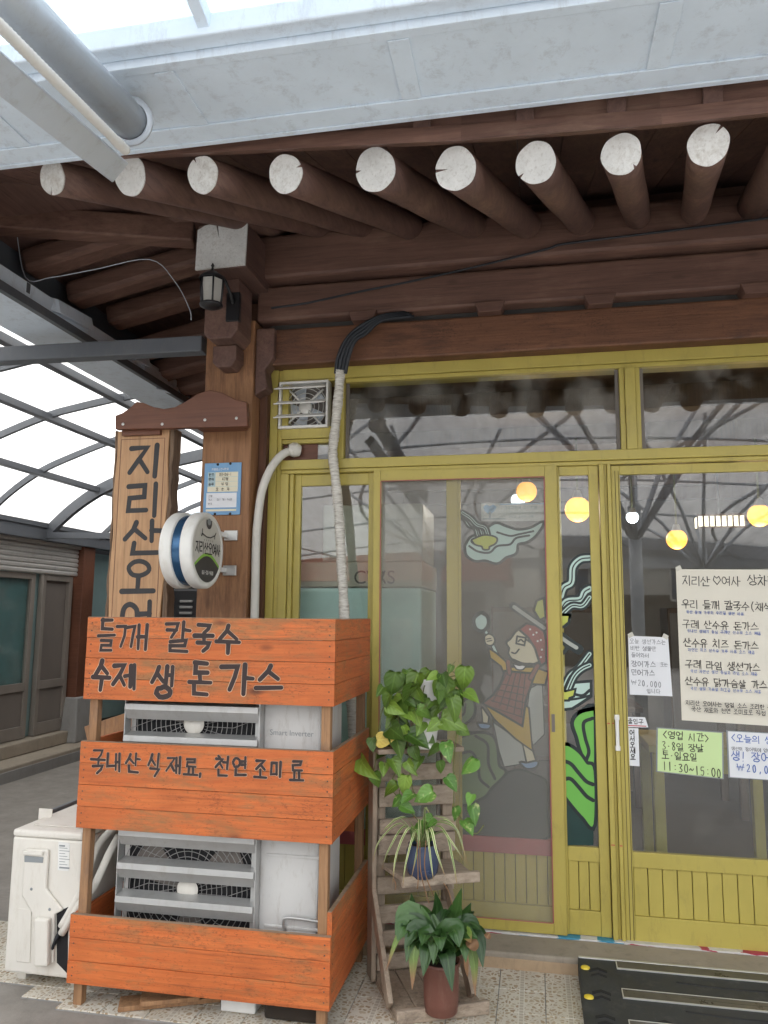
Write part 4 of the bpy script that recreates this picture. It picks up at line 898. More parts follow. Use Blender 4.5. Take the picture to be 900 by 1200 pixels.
fp = [boards('front_panel', a, b_, n, 'F') for a, b_, n in lv]
sp_ = [boards('side_panel', a, b_ if i < 2 else .42, n if i < 2 else 4, 'R') for i, (a, b_, n) in enumerate(lv)]
for a, b_, n in lv: boards('side_panel', a, b_, n, 'L')
for (zz, sd2) in ((1.4862, 0), (.9932, 0), (.3402, 0)):
    m = MB(); m.box(xL + .001, xR - .0, yF + .001, yF + th - .001, zz, zz + .0016); m.build('top_edge', 'raw_edge_wood', scn)
for zz in (1.4862, .9932, .4202):
    m = MB(); m.box(xR - th + .001, xR - .0015, yF + th + .001, yB - .001, zz, zz + .0016); m.build('top_edge', 'raw_edge_wood', scn)
for (x, y) in ((xL + th + .001, yF + th + .001), (xR - th - .037, yF + th + .001), (xR - th - .037, yB - .04), (xL + th + .001, yB - .04)):
    m = MB(); m.box(x, x + .036, y, y + .036, 0.006, 1.478); m.build('post', 'leg_wood', scn, bev=.003)
m = MB(); m.box(xL + th + .04, xR - th - .04, yB - .032, yB - .012, .545, .625); m.build('back_rail', 'orange_wood_x', scn, bev=.002)
m = MB(); a = at(113, 858, 3.40); b_ = at(150, 846, 3.40); m.bar(a + (a - b_) * .3, b_ + (b_ - a) * 2, .02, .085); m.build('brace', 'leg_wood', scn, bev=.003)
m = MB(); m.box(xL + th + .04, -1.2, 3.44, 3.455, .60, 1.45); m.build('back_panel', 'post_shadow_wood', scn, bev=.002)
m = MB(); m.box(xL + th + .002, -1.668, 3.20, 3.21, .36, 1.0); m.build('opening_shade', 'void_shade', scn)  # black sheet added as the darkness of the opening behind the hoses
# lettering on the planks
def span(ink, px0, py0, px1, py1, Y): a, b_ = at(px0, py0, Y), at(px1, py1, Y); return a, b_
k = Ink((0, yF - .0014, 0), (1, 0, 0), (0, 0, 1), (0, -1, 0), lift=.0002, step=.00002)
def put(kk, Y, text, px, py, hpx, adv, w, mi=0, jit=.035, dy=0, halo=None, aspect=.92):
    a = at(px, py, Y); s_ = (at(px, py - hpx, Y) - a).z; m1 = (at(px + adv, py, Y) - a).x
    kk.line(text, a.x, a.z, s_, m1, w * s_, mi, jit, aspect, dy, halo=halo)
for c_, x0, x1, yt, yb2 in (('들', 114, 135, 727, 764), ('깨', 136, 177, 731, 761), ('칼', 192, 224, 729, 764), ('국', 227, 250, 731, 764), ('수', 253, 283, 730, 764), ('수', 108, 131, 772, 807), ('제', 132, 160, 779, 806), ('생', 177, 207, 779, 816), ('돈', 222, 248, 777, 816), ('가', 257, 299, 779, 812), ('스', 300, 334, 781, 815)):
    put(k, yF, c_, x0, yb2, yb2 - yt, 30, (4.5 if c_ in '들깨칼' else 5.7) / (yb2 - yt), halo=1, aspect=(x1 - x0) / (yb2 - yt), jit=.045)
k.build('lettering', ['ink_brush', 'ink_edge'], fp[0])
k = Ink((0, yF - .0014, 0), (1, 0, 0), (0, 0, 1), (0, -1, 0), lift=.0002, step=.00002)
for c_, x0, x1, yt, yb2 in (('국', 106, 124, 877, 905), ('내', 125, 144, 883, 903), ('산', 147, 165, 882, 904), ('식', 173, 190, 884, 908), ('재', 195, 214, 886, 905), ('료', 216, 233, 887, 907), (',', 233, 241, 897, 909), ('천', 252, 269, 886, 909), ('연', 272, 291, 888, 909), ('조', 298, 314, 890, 912), ('미', 317, 332, 893, 910), ('료', 340, 357, 891, 914)):
    put(k, yF, c_, x0, yb2, yb2 - yt, 30, 3.5 / (yb2 - yt), halo=1, aspect=(x1 - x0) / (yb2 - yt), jit=.05)
k.build('lettering', ['ink_brush', 'ink_edge'], fp[1])

# ================================================================== TALL AC UNIT BEHIND THE PLANKS
ac = thing('air_conditioner', 'tall pale grey AC outdoor unit with steel wind louvres inside the plank screen', 'AC unit', (-1.25, 3.2, 0))
ax0, ax1, ay0, ay1, az0, az1 = -1.665, -.835, 2.985, 3.33, .10, 1.42
m = MB(); m.box(ax0, -1.075, ay0 + .03, ay1, az0, az1); m.box(-1.0745, ax1, ay0, ay1, az0, az1); m.box(ax0, -1.075, ay0, ay0 + .0295, az1 - .04, az1); m.box(ax0, -1.075, ay0, ay0 + .0295, az0, az0 + .06); m.build('casing', 'ac_body_grey', ac, bev=.01)
m = MB(); m.box(ax0 + .03, -1.085, ay0 + .022, ay0 + .0295, az0 + .061, az1 - .041); m.build('fan_opening', 'void_shade', ac)  # black plate, shade of the fan recess put into its colour
for cz in (.42, 1.06):
    fg = MB(); c = Vector((-1.37, ay0 + .004, cz))
    for r_ in [.04 + .021 * i for i in range(13)]: fg.tube([c + Vector((r_ * math.cos(t), 0, r_ * math.sin(t))) for t in [2 * math.pi * i / 40 for i in range(40)]], .0016, 4, closed=True)
    for i in range(28):
        t = 2 * math.pi * i / 28; t2 = t + .35
        fg.tube([c + Vector((.05 * math.cos(t), .002, .05 * math.sin(t))), c + Vector((.17 * math.cos(t + .15), .002, .17 * math.sin(t + .15))), c + Vector((.31 * math.cos(t2), .002, .31 * math.sin(t2)))], .0014, 4)
    fgo = fg.build('fan_guard', 'wire_metal', ac)
    m = MB(); m.lathe(c, [(0, .012), (.032, .010), (.045, 0)], 24, axis=(0, -1, 0)); m.build('hub', 'ac_body', fgo)
    m = MB()
    for i in range(3):
        t = i * 2.094 + .4; m.prism([c + Vector((.05 * math.cos(t), .014, .05 * math.sin(t))), c + Vector((.26 * math.cos(t - .25), .014, .26 * math.sin(t - .25))), c + Vector((.28 * math.cos(t + .5), .016, .28 * math.sin(t + .5))), c + Vector((.05 * math.cos(t + .7), .016, .05 * math.sin(t + .7)))], (0, .003, 0))
    m.build('fan_blade', 'bronze_panel', fgo)
# wind deflectors
for (z0, n) in ((.215, 4), (.83, 4)):
    m = MB(); x0, x1 = -1.650, -1.068; y0 = 2.925
    zt = z0 + .46
    m.box(x0, x0 + .004, y0 + .01, 2.984, z0 - .05, zt); m.box(x1 - .006, x1, y0 + .01, 2.984, z0 - .05, zt); m.box(x1 - .03, x1 - .0062, 2.965, 2.969, z0 - .05, zt)
    m.box(x0 + .002, x1 - .002, 2.978, 2.983, zt - .02, zt - .001); df = m.build('wind_deflector', 'louvre_metal', ac, bev=.001)
    for i in range(n):
        z = z0 - .03 + i * .125
        b_ = MB(); b_.prism([(x0 + .0045, 2.985, z + .098), (x0 + .0045, 2.928, z + .088), (x0 + .0045, 2.925, z + .066), (x0 + .0045, 2.9265, z + .066), (x0 + .0045, 2.950, z + .026), (x0 + .0045, 2.952, z + .026), (x0 + .0045, 2.930, z + .0665), (x0 + .0045, 2.932, z + .086), (x0 + .0045, 2.985, z + .095)], (x1 - x0 - .0105, 0, 0))
        b_.build('louvre', 'louvre_metal', df)
m = MB()
for zz in (.575, .315): m.obox((-.935, ay0 - .001, zz), (.11, 0, 0), (0, .004, 0), (0, 0, .006))
m.build('rib', 'ac_body_grey', ac, bev=.003)
m = MB(); c = at(352, 1078, ay0); m.tube(curve([c + Vector((-.06, 0, -.06)), c + Vector((-.06, -.02, 0)), c + Vector((-.03, -.02, .012)), c + Vector((.12, -.02, .005)), c + Vector((.14, 0, 0))], 5), .006, 8); m.build('handle', 'louvre_metal', ac)
latin(ac, 'lettering', 'Smart Inverter', at(316, 861, ay0 - .0015), (1, 0, -.008), (0, 0, 1), (.0305), 'label_grey')
m = MB(); c = atx(402, 880, ax1 + .002); m.box(ax1 + .0005, ax1 + .002, 3.06, 3.12, 1.0, 1.10); m.build('label', 'label_white', ac)
m = MB()
for x in (-1.5, -.95): m.box(x - .04, x + .04, 3.0, 3.32, .006, .099)
m.build('foot', 'concrete_grey', ac, bev=.004)
o = MB(); o.box(-1.60, -1.22, 2.93, 3.02, .0085, .028); o.box(-1.52, -1.30, 2.91, 2.995, .029, .046); pl = o.build('loose_plank', 'leg_wood', None, bev=.003, loc=(-1.42, 2.96, 0)); pl.rotation_euler.z = rad(24)
prop(pl, 'two offcuts of plank lying on the tiles under the orange screen', 'planks')
o = MB(); o.box(-1.20, -1.06, 2.95, 3.05, .0085, .085); bl = o.build('foam_block', 'label_white', None, bev=.008, loc=(-1.13, 3, 0)); prop(bl, 'dirty white block under the front edge of the orange screen', 'block')
o = MB(); o.box(-1.02, -.80, 2.93, 3.06, .0085, .075); bl = o.build('tarry_block', 'soil', None, bev=.012, loc=(-.9, 3, 0)); prop(bl, 'blackened block under the right front corner of the orange screen', 'block')

# ================================================================== LOW AC UNIT AT THE ALLEY SIDE
a2 = thing('air_conditioner', 'low cream AC outdoor unit standing end-on left of the plank screen', 'AC unit', (-1.98, 3.35, 0))
bx0, bx1, by0, by1, bz0, bz1 = -2.145, -1.822, 2.968, 3.80, .055, .612
m = MB(); m.box(bx0, bx1, by0, by1, bz0, bz1 - .03); m.box(bx0 + .002, bx1 - .002, by0 - .006, by1, bz1 - .0295, bz1); m.build('casing', 'ac_body', a2, bev=.010)
m = MB(); m.box(bx0 + .05, bx1 - .05, by0 + .06, by1 - .08, bz1 + .0005, bz1 + .005); m.build('top_panel', 'ac_body', a2, bev=.004)
def face(px, py): q_ = at(px, py, by0); return (q_.x, q_.z)
m = MB(); s_ = lambda x, y: (x / 3.75, 920 + y / 3.75)
pts = [face(*s_(*p_)) for p_ in ((118, 275), (222, 280), (212, 450), (245, 495), (285, 545), (248, 565), (245, 775), (172, 790), (150, 560), (104, 480))]
m.prism([(x, by0 - .016, z) for x, z in pts], (0, .0155, 0)); sc2 = m.build('service_cover', 'ac_body', a2, bev=.007)
m = MB(); pts = [face(*s_(*p_)) for p_ in ((178, 570), (240, 572), (238, 778), (178, 780))]; m.prism([(x, by0 - .045, z) for x, z in pts], (0, .0285, 0)); m.build('valve_cover', 'ac_body', sc2, bev=.008)
m = MB(); pts = [face(*s_(*p_)) for p_ in ((120, 305), (202, 312), (200, 336), (120, 332))]; m.prism([(x, by0 - .0185, z) for x, z in pts], (0, .002, 0)); m.build('grip', 'label_grey', sc2)
m = MB(); pts = [face(*s_(*p_)) for p_ in ((118, 280), (205, 287), (203, 304), (119, 299))]; m.prism([(x, by0 - .026, z) for x, z in pts], (0, .0095, 0)); m.build('hood', 'ac_body', sc2, bev=.003)
for p_ in ((149, 451), (229, 540)):
    m = MB(); x, z = face(*s_(*p_)); m.lathe((x, by0 - .0165, z), [(0, .002), (.005, .002), (.006, 0)], 12, axis=(0, -1, 0)); m.build('screw', 'label_grey', sc2)
m = MB(); pts = [face(*s_(*p_)) for p_ in ((258, 248), (308, 255), (302, 378), (254, 374))]; m.prism([(x, by0 - .0015, z) for x, z in pts], (0, .0013, 0)); lb = m.build('label', 'label_white', a2)
m = MB()
for i in range(9):
    x, z = face(*s_(262, 262 + i * 12)); m.box(x, x + .026 + .010 * (i % 3), by0 - .0022, by0 - .0016, z - .0022 - (.004 if i in (0, 8) else 0), z)
m.build('print', 'label_grey', lb)
m = MB(); pts = [face(*s_(*p_)) for p_ in ((250, 560), (300, 535), (298, 830), (250, 780))]; m.prism([(x, by0 - .0012, z) for x, z in pts], (0, .001, 0)); m.build('pipe_opening', 'void_shade', a2)
m = MB(); pts = [face(*s_(*p_)) for p_ in ((80, 540), (140, 545), (134, 780), (74, 775))]; m.prism([(x, by0 - .004, z) for x, z in pts], (0, .0038, 0)); m.build('side_panel', 'ac_body', a2, bev=.003)
m = MB(); m.box(bx0 - .012, bx0 + .055, by0 + .18, by0 + .184, bz1 - .01, bz1 + .038); m.build('bracket', 'ac_body', a2, bev=.003)
m = MB(); m.box(bx0 - .022, bx0 - .001, by0 + .22, by1, bz0 + .08, bz1 + .012); m.build('fan_guard', 'canopy_steel', a2, bev=.004)
m = MB(); m.box(bx0 + .02, bx0 + .06, by0 + .06, by1 - .06, .006, .054); m.box(bx1 - .06, bx1 - .02, by0 + .06, by1 - .06, .006, .054); m.build('foot', 'ac_body', a2, bev=.004)
# insulated refrigerant lines from the low unit into the screen
for i, (pts, lab) in enumerate((([(72, 1086), (88, 1058), (102, 1030), (108, 1008), (118, 986), (136, 968)], 'upper white insulated pipe running from the low cream unit behind the planks'), ([(72, 1094), (92, 1062), (108, 1042), (119, 1020), (128, 1000), (139, 980)], 'lower white insulated pipe running from the low cream unit behind the planks'))):
    ys_ = [2.95, 2.955, 2.965, 2.98, 3.0, 3.05] if i else [2.95, 2.96, 2.98, 3.02, 3.07, 3.12]
    P_ = curve([at(x, y, yy) for (x, y), yy in zip(pts, ys_)], 6); m = MB(); m.tube(P_, .0155, 12); o = m.build('insulated_pipe', 'pipe_wrap', None, loc=tuple(P_[0])); prop(o, lab, 'pipe', 'insulated pipes of the low AC unit')
m = MB(); m.tube(curve([at(70, 1092, 2.95), at(66, 1100, 2.955), at(64, 1106, 2.97)], 5), .008, 8); m.tube(curve([at(66, 1098, 2.95), at(62, 1110, 2.955), at(62, 1120, 2.97)], 5), .006, 8); o = m.build('cable', 'black_tube', None, loc=tuple(at(66, 1100, 2.95))); prop(o, 'dark wires leaving the ends of the white pipes at the low unit', 'wires')

# ================================================================== SIGNS ON THE CORNER POST
sg = thing('wooden_signboard', 'tall carved live-edge wooden signboard with dark letters reading down beside the post', 'signboard', (-1.94, 3.5, 1.2))
ysn = 3.5
def L(px, py): q_ = at(px, py, ysn); return (q_.x, q_.z)
lz = [(2.43, 0), (2.3, .003), (2.1, -.006), (1.9, .004), (1.7, -.004), (1.5, .004), (1.2, .0)]
m = MB(); fl = [(-2.088 + e_, ysn, z) for z, e_ in lz] ; frr = [(-1.80 + e_ * -1.5, ysn, z) for z, e_ in reversed(lz)]
m.prism(fl + frr, (0, .07, 0)); bd_ = m.build('board', 'sign_wood', sg, bev=.004)
for sx, base in ((-1, -2.09), (1, -1.798)):
    m = MB(); zz = [2.435 - i * .05 for i in range(26)]
    out = [(base + sx * (.006 + .012 * rnd.random() + (.010 if sx > 0 else 0)), ysn + .004, z) for z in zz]; inn = [(base - sx * .0, ysn + .004, z) for z in reversed(zz)]
    m.prism(out + inn, (0, .08, 0)); m.build('bark_edge', 'bark', sg, bev=.004)
k = Ink((0, ysn, 0), (1, 0, 0), (0, 0, 1), (0, -1, 0), lift=.0006, step=.00006)
def big(ch, px, py, hpx, wpx):
    a = at(px, py, ysn); s_ = (at(px, py - hpx, ysn) - a).z; w2 = (at(px + wpx, py, ysn) - a).x
    rr = random.Random(ord(ch))
    for st in letter(ch):
        pts = [(a.x + x * w2 + rr.uniform(-.004, .004), a.z + y * s_) for x, y in st]
        if len(pts) > 8: pts = [(c.x, c.y) for c in curve([(x, y, 0) for x, y in pts], 2)]
        k.stroke(pts, .0255 * rr.uniform(.92, 1.1), 0, (1.05, .95))
big('지', 150, 559, 36, 40); big('리', 148, 605, 37, 40); big('산', 145, 650, 39, 43); big('오', 142, 694, 37, 38); big('여', 140, 748, 43, 38)
k.build('lettering', 'ink_carved', bd_)
m = MB(); gx0, gx1 = -2.066, -1.822
for (a, b_, c, d) in ((gx0, gx1, 2.383, 2.386), (gx0, gx0 + .003, 1.3, 2.3825), (gx1 - .003, gx1, 1.3, 2.3825)): m.box(a, b_, ysn - .0008, ysn + .0005, c, d)
m.build('groove', 'cap_wood', bd_)
m = MB(); yc = 3.44
cp = [(135, 503), (135, 487), (143, 484), (152, 478), (160, 470.5), (168, 472), (180, 477), (192, 479), (205, 477), (218, 470), (232, 461), (246, 457), (260, 460), (276, 468), (289, 471), (290, 499.5)]
m.prism([at(x, y, yc) for x, y in cp], (0, .035, 0)); cap_ = m.build('hanger_board', 'cap_wood', sg, bev=.003)
for p_ in ((144, 497), (190, 497), (240, 492), (277, 490)):
    m = MB(); m.lathe(at(*p_, yc), [(0, .003), (.006, .002), (.008, 0)], 10, axis=(0, -1, 0)); m.build('bolt_head', 'alu', cap_)
# brackets that carry the board
m = MB(); m.box(-1.66, -1.42, 3.476, 3.598, 2.43, 2.50); m.build('hanger_block', 'cap_wood', sg)
m = MB(); m.box(-2.05, -1.84, 3.476, 3.499, 2.40, 2.50); m.build('hanger_block', 'cap_wood', sg)

rs = thing('round_light_sign', 'double round white lightbox sign with grey and green face on the corner post', 'shop sign', (-1.55, 3.3, 1.79))
dc = Vector((-1.553, 3.295, 1.793)); AXD = Vector((math.cos(rad(-1)), math.sin(rad(-1)), 0)).normalized()
R_ = .176
for s2 in (1, -1):
    a = AXD * s2; m = MB(); m.lathe(dc, [(.16, .022), (R_ - .004, .022), (R_, .028), (R_, .070), (R_ - .006, .078), (R_ - .024, .0795), (R_ - .026, .076), (0, .076)], 56, axis=a); m.build('drum', 'white_plastic', rs)
m = MB(); m.lathe(dc, [(.162, -.023), (.162, .023)], 48, axis=AXD); m.build('band', 'band_blue', rs)
fo = dc + AXD * .0765; U = Vector((0, 0, 1)).cross(AXD).normalized(); V_ = Vector((0, 0, 1))
k = Ink(fo, U, V_, AXD, lift=.0004, step=.0001); rf = R_ - .027
k.patch([(rf * math.cos(2 * math.pi * i / 60), rf * math.sin(2 * math.pi * i / 60)) for i in range(60)], 0)
ch = [(x, math.sqrt(max(0, rf ** 2 - x * x))) for x in ()]
def chord(yc_, cr, mi):
    P_ = []; import bisect
    angs = [math.pi + math.pi * i / 40 for i in range(41)]
    low = [(rf * .985 * math.cos(t), rf * .985 * math.sin(t)) for t in angs if rf * math.sin(t) <= yc_ - 0]
    top = []
    x0, y0 = low[-1]; x1, y1 = low[0]
    for i in range(1, 14): t = i / 14; top.append((x0 + (x1 - x0) * t, y0 + (y1 - y0) * t + math.sin(math.pi * t) * cr))
    k.patch(low + top, mi)
chord(-.062, .055, 1); chord(-.070, .050, 2)
k.line('지리산오여사', -.125, -.018, .052, .0425, .007, 3, .02, .82)
k.stroke([(-.066, .072), (-.02, .060), (.02, .060), (.066, .074)], .006, 3); k.stroke([(-.066, .092), (-.066, .072), (-.076, .06)], .007, 3); k.stroke([(.066, .06), (.066, .074), (.078, .088)], .007, 3)
for i in range(5): k.stroke([(-.045 + i * .022, .048), (-.042 + i * .022, .042)], .003, 3)
k.patch([(.03 * math.cos(t), .128 + .03 * math.sin(t)) for t in [math.pi + math.pi * i / 12 for i in range(13)]] + [(.03, .140), (-.03, .140)], 2)
k.patch([(.018 * math.cos(t), .132 + .016 * math.sin(t)) for t in [2 * math.pi * i / 14 for i in range(14)]], 4)
k.line('061-781-9400', -.058, -.112, .017, .0158, .0030, 5, 0, .9)
k.build('face', ['sign_face', 'lime', 'sign_dark', 'ink_dark', 'label_grey', 'ink_white'], rs)
for zz in (-.075, .10):
    m = MB(); z = dc.z + zz; m.box(dc.x + .02, dc.x + .05, dc.y + .15, 3.599, z - .012, z + .012); m.box(dc.x + .03, dc.x + .10, 3.585, 3.599, z - .025, z + .025); m.build('wall_arm', 'alu', rs, bev=.002)

pl = thing('notice_plate', 'small blue and cream notice plate screwed to the corner post', 'plate', (-1.55, 3.598, 2.13))
yp = 3.592; c0 = at(240, 543, yp); c1 = at(281, 603, yp); m = MB(); m.box(c0.x, c1.x, yp, yp + .006, c1.z, c0.z); pb = m.build('plate', 'plate_blue', pl, bev=.002)
w2, h2 = c1.x - c0.x, c0.z - c1.z
k = Ink((c0.x, yp, c1.z), (w2, 0, 0), (0, 0, h2), (0, -1, 0), lift=.0005, step=.00005)
def rect(x0, x1, y0, y1, mi): k.patch([(x0, y0), (x1, y0), (x1, y1), (x0, y1)], mi)
rect(.10, .92, .44, .82, 1); rect(.10, .31, .54, .82, 2); rect(.08, .90, .14, .42, 3); rect(.08, .90, .07, .11, 1)
for yy in (.725, .635, .54): rect(.10, .92, yy, yy + .005, 2)
k2 = Ink((c0.x, yp - .0012, c1.z), (1, 0, 0), (0, 0, 1), (0, -1, 0), lift=.0005, step=.00003)
def pt(t, x, y, s_, mi, adv=None): k2.line(t, x * w2, y * h2, s_ * h2, (adv or s_ * 1.05) * h2, s_ * h2 * .12, mi, .0)
pt('지정업소안내판표', .2, .855, .042, 1); pt('번호', .13, .745, .055, 0); pt('면적', .13, .655, .055, 0); pt('종목', .13, .56, .055, 0)
pt('83-06-1', .42, .745, .055, 0); pt('47평', .50, .655, .055, 0); pt('식당', .48, .56, .055, 0, .085); pt('오순자', .34, .46, .055, 0, .11)
pt('소방', .14, .34, .042, 4); pt('가스', .14, .27, .042, 4); pt('전기', .14, .19, .042, 4); pt('061 781 9400', .38, .27, .04, 4)
k.build('panel', ['plate_blue', 'plate_cream', 'plate_pale', 'paper_white'], pb); k2.build('print', ['ink_dark', 'ink_white', 'ink_dark', 'ink_dark', 'ink_pencil'], pb)
for p_ in ((.36, .97), (.70, .98), (.33, .02), (.74, .02)):
    m = MB(); m.lathe((c0.x + w2 * p_[0], yp, c1.z + h2 * p_[1]), [(0, .004), (.006, .003), (.007, 0)], 10, axis=(0, -1, 0)); m.build('nail', 'lantern_black', pl)

# wall lantern under the painted beam end
ln_ = thing('wall_lantern', 'black carriage lantern with milky panes hanging below the white beam end', 'lantern', (-1.525, 3.3, 3.08))
lc = at(248, 343, 3.27)
for i in range(6):
    t0, t1 = 2 * math.pi * i / 6, 2 * math.pi * (i + 1) / 6; m = MB()
    ring = lambda r_, z, t: lc + Vector((r_ * math.cos(t), r_ * math.sin(t), z))
    m.prism([ring(.052, .062, t0), ring(.052, .062, t1), ring(.047, -.055, t1), ring(.047, -.055, t0)], Vector((-math.cos((t0 + t1) / 2), -math.sin((t0 + t1) / 2), 0)) * .003); m.build('pane', 'lantern_glass', ln_)
    m = MB(); m.tube([ring(.056, .066, t0), ring(.058, .03, t0), ring(.05, -.06, t0)], .0045, 6); m.build('bar', 'lantern_black', ln_)
m = MB(); m.lathe(lc, [(.062, .062), (.064, .07), (.05, .085), (.03, .10), (.008, .112), (.005, .13), (.009, .136), (.004, .146), (.0005, .152)], 12); m.build('cap', 'lantern_black', ln_)
m = MB(); m.lathe(lc, [(.0, -.078), (.03, -.078), (.056, -.066), (.056, -.058), (.0, -.055)], 12); m.build('base', 'lantern_black', ln_)
m = MB(); m.tube(curve([lc + Vector((.0, 0, .10)), lc + Vector((.03, .06, .10)), lc + Vector((.05, .10, .04)), lc + Vector((.05, .16, -.01))], 6), .008, 8); m.box(lc.x + .015, lc.x + .085, lc.y + .14, lc.y + .17, lc.z - .09, lc.z + .06); m.build('wall_arm', 'lantern_black', ln_, bev=.003)

# ================================================================== EXTRACTOR FAN, PIPES AND CABLES ON THE FRONT
fn = thing('extractor_fan', 'white square extractor fan with slatted shutter in the yellow frame', 'fan', (-1.16, 3.76, 2.6))
fx0, fx1, fz0, fz1 = X(326, 480, 3.72), X(384, 480, 3.72), Z(355, 501, 3.72), Z(355, 446, 3.72)
m = MB()
for (a, b_, c, d) in ((fx0, fx1, fz1 - .014, fz1), (fx0, fx1, fz0, fz0 + .014), (fx0, fx0 + .012, fz0 + .0145, fz1 - .0145), (fx1 - .012, fx1, fz0 + .0145, fz1 - .0145)): m.box(a, b_, 3.722, 3.80, c, d)
m.build('housing', 'white_plastic', fn, bev=.003)
m = MB(); m.box(fx0 + .0125, fx1 - .0125, 3.80, 3.81, fz0 + .015, fz1 - .015); m.build('backing', 'bronze_panel', fn)
fc = Vector(((fx0 + fx1) / 2, 3.775, (fz0 + fz1) / 2 - .005)); m = MB()
for i in range(5):
    t = i * 1.2566 + .5; m.prism([fc + Vector((.03 * math.cos(t), 0, .03 * math.sin(t))), fc + Vector((.115 * math.cos(t - .2), 0, .115 * math.sin(t - .2))), fc + Vector((.115 * math.cos(t + .45), .012, .115 * math.sin(t + .45))), fc + Vector((.03 * math.cos(t + .8), .012, .03 * math.sin(t + .8)))], (0, .002, 0))
m.build('fan_blades', 'pipe_steel', fn)
m = MB(); m.lathe(fc + Vector((0, -.012, 0)), [(.0, .006), (.03, .004), (.036, 0), (.036, -.01)], 20, axis=(0, -1, 0))
for r_ in (.05, .075, .10, .118): m.tube([fc + Vector((r_ * math.cos(t), -.014, r_ * math.sin(t))) for t in [2 * math.pi * i / 28 for i in range(28)]], .0018, 4, closed=True)
for i in range(4):
    t = i * math.pi / 2 + .75; m.tube([fc + Vector((.03 * math.cos(t), -.015, .03 * math.sin(t))), fc + Vector((.135 * math.cos(t), -.015, .135 * math.sin(t)))], .006, 6)
m.build('fan_guard', 'white_plastic', fn)
for i, zz in enumerate((.215, .135, .062)):
    m = MB(); z = fz0 + zz; m.obox(((fx0 + fx1) / 2 - .008, 3.706, z), ((fx1 - fx0) / 2 - .002, 0, 0), (0, .022, .012), (0, -.0008, .0016)); m.build('slat', 'white_plastic', fn)
m = MB(); 
for zz in (.215, .135, .062): m.box(fx0 - .012, fx1 - .02, 3.678, 3.684, fz0 + zz - .016, fz0 + zz - .010)
m.build('slat_lip', 'white_plastic', fn)
dp = curve([at(298, 740, 3.64), at(299, 690, 3.64), at(300, 640, 3.64), at(302, 610, 3.64), at(307, 575, 3.65), at(318, 548, 3.68), at(332, 532, 3.72), at(345, 528, 3.78), at(350, 527, 3.85)], 6)
m = MB(); m.tube(dp, [.0215] * 49 if len(dp) == 49 else .0215, 14); dr = m.build('white_pipe', 'pipe_wrap', None, loc=tuple(dp[0])); prop(dr, 'smooth white pipe bending from the vent opening down beside the post', 'pipe')
m = MB(); cwp = at(344, 527, 3.755); m.lathe(cwp, [(.03, -.035), (.040, -.01), (.036, .012), (.022, .03)], 12, axis=(-.8, -.5, .1)); o = m.build('foam_collar', 'pipe_wrap', None, loc=tuple(cwp)); prop(o, 'crumpled white wrapping where the smooth pipe enters the vent opening', 'pipe seal')
yy_ = [3.60, 3.64, 3.68, 3.70, 3.70, 3.69, 3.68, 3.66, 3.63, 3.60, 3.58, 3.56, 3.55]
pp_ = [(399, 433), (397, 460), (393, 500), (390, 530), (393, 560), (397, 600), (399, 640), (402, 690), (404, 730), (407, 780), (411, 820), (414, 860), (416, 910)]
wp = curve([at(x, y, Y_ ) for (x, y), Y_ in zip(pp_, yy_)], 26)
m = MB(); m.tube(wp, [.0235 + .0014 * math.sin(i * .23) + rnd.uniform(-.0012, .0016) + (.0012 if i % 5 == 0 else 0) for i in range(len(wp))], 14); o = m.build('wrapped_pipe_bundle', 'tape_wrap', None, loc=tuple(wp[0])); prop(o, 'tape-wrapped white pipe bundle hanging crooked down the yellow frame', 'pipe')
for i in range(4):
    dx = (i - 1.5) * 4.2; pts = [(399 + dx * .9, 438), (402 + dx, 420), (410 + dx * .9, 400), (424 + dx * .7, 384 + i * 2.4), (448, 370 + i * 1.8), (476 + i * 3, 366 + i * 1.5)]
    cc = curve([at(x, y, Y_) for (x, y), Y_ in zip(pts, (3.60, 3.585, 3.575, 3.575, 3.58, 3.64))], 6); m = MB(); m.tube(cc, .0095, 8); o = m.build('black_cable', 'black_tube', None, loc=tuple(cc[0])); prop(o, 'black pipe or cable curving from the wrapped bundle into the gap above the lintel', 'cable', 'black lines entering the beam')
cc = curve([at(x, y, Y_) for x, y, Y_ in ((318, 361, 3.53), (360, 355, 3.545), (420, 342, 3.55), (480, 330, 3.552), (560, 312, 3.55), (640, 292, 3.55), (660, 286, 3.55), (740, 276, 3.55), (820, 266, 3.55), (920, 253, 3.55))], 5)
m = MB(); m.tube(cc, .0055, 6); o = m.build('thin_cable', 'black_tube', None, loc=tuple(cc[0])); prop(o, 'single thin dark cable stapled along the upper beam', 'cable')
cc = curve([at(x, y, 3.3) for x, y in ((18, 262), (30, 325), (60, 325), (110, 316), (175, 304), (205, 330), (222, 362), (224, 375))], 5); m = MB(); m.tube(cc, .0022, 6); o = m.build('loose_wire', 'pipe_steel', None, loc=tuple(cc[0])); prop(o, 'pale wire sagging under the side eave towards the lantern', 'wire')

